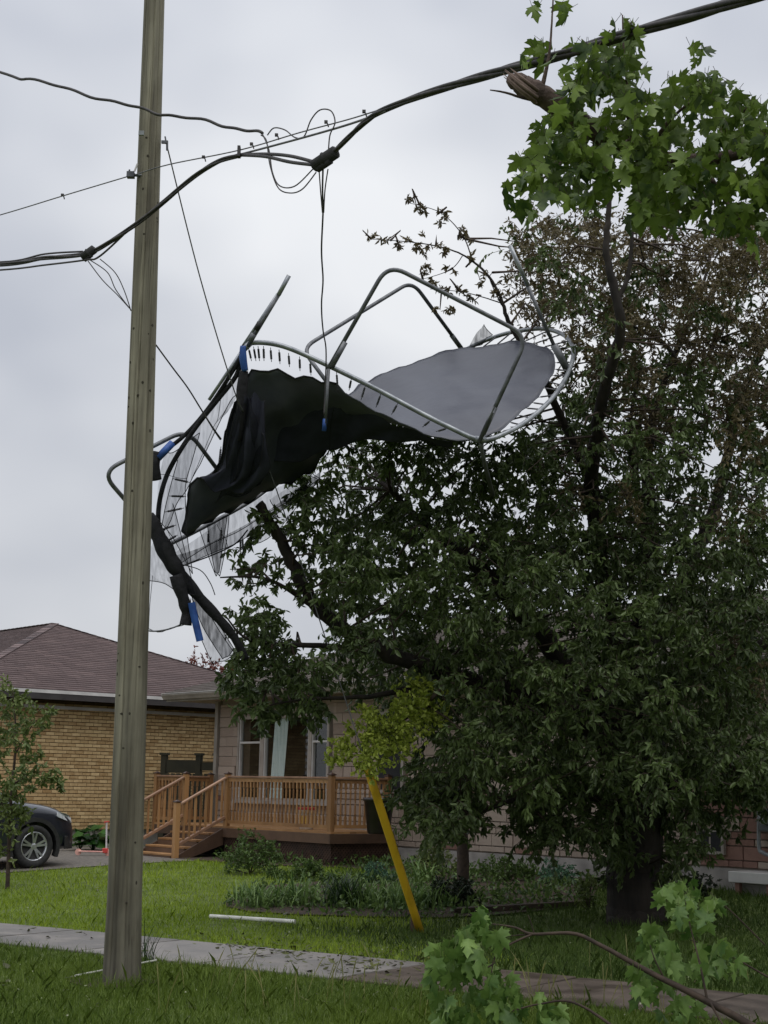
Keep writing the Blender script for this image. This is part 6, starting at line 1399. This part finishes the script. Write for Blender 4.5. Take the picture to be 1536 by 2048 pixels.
# ------------------------------------------------------------------ fallen branch in the foreground
FBO = P(1300, 1950, 9.9); fb = empty('fallen_branch', FBO); tag(fb, 'fallen maple branch with drooping fresh leaves in the foreground', 'branch')
limbs = [[(1620, 2130, 9.4, .030), (1500, 2050, 9.5, .026), (1400, 1995, 9.6, .022), (1300, 1945, 9.7, .018), (1200, 1890, 9.8, .014), (1145, 1867, 9.85, .012), (1065, 1868, 9.9, .010), (1030, 1855, 9.9, .007), (985, 1848, 9.9, .004)],
         [(1065, 1868, 9.9, .008), (1010, 1895, 9.85, .006), (985, 1930, 9.8, .005), (985, 2020, 9.7, .004), (975, 2070, 9.7, .003)], [(990, 1925, 9.8, .005), (965, 1935, 9.75, .004), (930, 1900, 9.7, .003), (905, 1870, 9.7, .002)],
         [(1300, 2110, 9.3, .012), (1160, 2010, 9.5, .008), (1080, 2008, 9.6, .006), (1000, 2030, 9.6, .004)], [(1415, 2003, 9.58, .009), (1400, 1930, 9.6, .006), (1380, 1850, 9.7, .004), (1370, 1800, 9.7, .003)],
         [(1600, 1990, 10.4, .010), (1520, 1945, 10.4, .007), (1440, 1900, 10.4, .005), (1380, 1880, 10.4, .003)], [(1530, 1890, 10.6, .006), (1470, 1830, 10.6, .005), (1420, 1785, 10.6, .003)], [(1420, 2005, 9.55, .008), (1440, 2040, 9.5, .006), (1470, 2090, 9.4, .005)], [(1065, 1868, 9.9, .005), (1010, 1873, 9.95, .003), (990, 1876, 10, .002)], [(1068, 1866, 9.9, .004), (1062, 1845, 9.9, .003), (1056, 1830, 9.9, .002)], [(1330, 1960, 9.7, .006), (1310, 1920, 9.65, .004), (1300, 1890, 9.65, .003)]]
mb, _ = limb_mesh(limbs, FBO, r=rM, wob=.006); mb.build('limb', M['twig'], fb, smooth=True)
CL = [(965, 1835, 14, 5), (945, 1865, 24, 9), (985, 1870, 18, 7), (915, 1890, 28, 10), (890, 1915, 30, 12), (935, 1920, 28, 10), (880, 1950, 30, 10), (925, 1955, 26, 7), (985, 1955, 22, 7), (1000, 1980, 26, 8), (1015, 2010, 30, 9), (880, 2010, 20, 5), (960, 2020, 40, 16), (905, 2035, 40, 14), (1060, 2030, 40, 11), (1000, 2045, 40, 12), (1110, 2045, 24, 5),
      (1345, 1795, 28, 10), (1385, 1800, 30, 10), (1415, 1820, 22, 7), (1370, 1835, 30, 9), (1395, 1855, 24, 7), (1310, 1885, 24, 9), (1340, 1900, 24, 8), (1300, 1910, 18, 5), (1355, 1935, 28, 9), (1335, 1960, 24, 6), (1280, 1960, 20, 6), (1285, 1985, 16, 4), (1430, 1915, 28, 8), (1460, 1930, 24, 6), (1405, 1930, 18, 4), (1330, 2000, 40, 9), (1370, 2020, 30, 5)]
pet = MB()
for (x, y, rad, n) in CL:
    for _ in range(n):
        a = rM.uniform(0, 2 * math.pi); q = rM.random() ** .5 * rad; Y = rM.uniform(9.45, 10.0) if x < 1200 else rM.uniform(9.6, 10.4)
        p = P(x + math.cos(a) * q, y + math.sin(a) * q - 14, Y); p[2] = max(p[2], .10)
        tip = nrm(np.array([rM.normal() * .5, rM.normal() * .5, -1.0])); nn = rM.normal(size=3) * .7 + np.array([0, -1, .5])
        one_leaf(MAPY, fb, FBO, p, tip, nn, rM.uniform(.10, .165), rM); u_ = p + np.array([rM.normal() * .02, rM.normal() * .02, rM.uniform(.03, .07)]); pet.tube([p - FBO, u_ - FBO], .0016, 3, caps=False)
pet.build('leaf_stalks', M['lf_young'], fb)['kind'] = 'stuff'

# ------------------------------------------------------------------ seeding stalks, litter on the walk
def stalks(n, seed):
    r = np.random.default_rng(seed); V, F_, va = [], [], []
    for i in range(n):
        if r.random() < .6: px, py = r.uniform(1020, 1340), r.uniform(1960, 2040)
        else: px, py = r.uniform(300, 1500), r.uniform(1940, 2045)
        b = G(px, py); 
        if on_walk(b[0], b[1], -.05): continue
        h = r.uniform(.16, .42); d = np.array([r.normal() * .14, r.normal() * .1, 1.0]) * h; s = np.array([.0022, .0004, 0]); k = len(V)
        for t in (0, .5, .85, 1.0):
            c = b + d * t + np.array([d[0], 0, 0]) * t * t; w = 1.0 if t < .8 else (2.2 if t < .95 else .3); V += [c - s * w, c + s * w]; va += [r.random()] * 2
        F_ += [(k + 2 * q, k + 2 * q + 1, k + 2 * q + 3, k + 2 * q + 2) for q in range(3)]
    o = link('grass_stalks', nmesh('grass_stalks', np.array(V), np.array(F_), False, va), M['dry']); tag(o, 'pale seeding grass stalks along the sidewalk edge', kind='stuff')
stalks(110, 81)
M['litter'] = leafmat('leaf_litter', srgb(44, 42, 24), srgb(104, 110, 56), .1)
def litter(seed):
    r = np.random.default_rng(seed); pos, ax, sd_, ln, va = [], [], [], [], []
    clus = [(515, 1905, 40, 26), (600, 1910, 30, 14), (710, 1925, 50, 26), (770, 1930, 60, 30), (620, 1930, 60, 14), (150, 1870, 60, 6), (480, 1895, 30, 8)]
    for (x, y, s, n) in clus:
        for _ in range(n * 3):
            g = G(x + r.normal() * s, y + r.normal() * s * .25); pos.append(g + np.array([0, 0, .026 if on_walk(g[0], g[1]) else .03]))
    for _ in range(260):
        g = G(r.uniform(0, 1500), r.uniform(1760, 2040))
        if in_poly(np.array([g[0]]), np.array([g[1]]), BED)[0]: continue
        pos.append(g + np.array([0, 0, .03 if not on_walk(g[0], g[1]) else .026]))
    pos = np.array(pos); n = len(pos); a = r.uniform(0, 6.283, n); ax = np.stack([np.cos(a), np.sin(a), r.normal(size=n) * .25], 1); sd_ = np.stack([-np.sin(a), np.cos(a), r.normal(size=n) * .3], 1); ln = r.uniform(.03, .10, n)
    o = link('leaf_litter', leaf_cloud('leaf_litter', pos, ax, sd_, ln, ln * r.uniform(.3, .8, n), r.random(n), .1, .05), M['litter']); tag(o, 'torn leaves and twigs scattered over the sidewalk and lawn', kind='stuff')
litter(82)

def cover(seed):
    r = np.random.default_rng(seed); n = 34000; x = r.uniform(-3, 9, n); y = r.uniform(17, 31, n)
    k = (in_poly(x, y, BED) | in_poly(x, y, STRIP)) & (((x - WO[0]) * NX[0] + (y - WO[1]) * NX[1]) < -0.1); x, y = x[k], y[k]; n = len(x)
    cl = np.sin(x * 2.1 + 1.0) * np.sin(y * 1.7) + r.normal(size=n) * .5; k = cl > -.35; x, y = x[k], y[k]; n = len(x)
    pos = np.stack([x, y, hgt(x, y) + .02 + r.random(n) ** 2 * .16], 1); ax = r.normal(size=(n, 3)) + np.array([0, 0, .5]); ln = r.uniform(.04, .11, n)
    o = link('ground_cover', leaf_cloud('ground_cover', pos, ax, r.normal(size=(n, 3)), ln, ln * .5, r.random(n)), M['lf_shrub']); tag(o, 'low leafy ground cover filling the flower beds', kind='stuff')
cover(83)

# ------------------------------------------------------------------ unseen maple added past the right edge for lawn shade; the limb's tree
def added_shade_maple():
    r = np.random.default_rng(91); b = np.array([7.0, 10.6, 0.0]); e = empty('added_shade_maple', b); tag(e, 'big unseen street maple added beyond the right edge to shade the lawn', 'tree')
    mb = MB(); mb.tube(crom([(0, 0, -.2, ), (0.05, 0, 1.5), (-.05, .05, 3.2), (.1, 0, 5), (0, .1, 7.5)], 5), [.38, .30, .26, .2, .06], 12); bl_ = []
    for k in range(42):
        a = r.uniform(0, 6.283); q = r.uniform(1.2, 3.5); z = r.uniform(3.6, 9.5); q *= math.sqrt(max(.15, 1 - ((z - 6) / 4.6) ** 2)); c = np.array([math.cos(a) * q, math.sin(a) * q * 1.3, z]); c[0] = max(c[0], .26 * (b[1] + c[1]) + 1.05 - b[0]); mb.tube([(0, 0, max(2.5, z - 2)), c * np.array([.5, .5, 1]) - np.array([0, 0, .4]), c], [.09, .05, .015], 6); bl_.append((b + c, np.ones(3) * .95, 260))
    mb.build('trunk', M['maplebark'], e, smooth=True); d_ = blob_leaves(bl_, r, .19, droop=.7, per_twig=10); put_leaves('crown', e, M['lf_green'], b, d_, r, .85)
added_shade_maple()

def petals(seed):
    r = np.random.default_rng(seed); pos = []
    for _ in range(240):
        g = G(r.uniform(-40, 1580), 1750 + 298 * r.random() ** .8)
        if in_poly(np.array([g[0]]), np.array([g[1]]), BED)[0] or on_walk(g[0], g[1]): continue
        pos.append(g + np.array([0, 0, r.uniform(.03, .075)]))
    pos = np.array(pos); n = len(pos); ln = r.uniform(.010, .024, n)
    o = link('clover_flowers', leaf_cloud('clover_flowers', pos, r.normal(size=(n, 3)), r.normal(size=(n, 3)), ln, ln * .8, r.random(n)), M['petal']); tag(o, 'tiny pale clover flowers and petals in the lawn', kind='stuff')
M['petal'] = leafmat('pale_petal', srgb(128, 140, 96), srgb(180, 184, 156), .2)
petals(84)
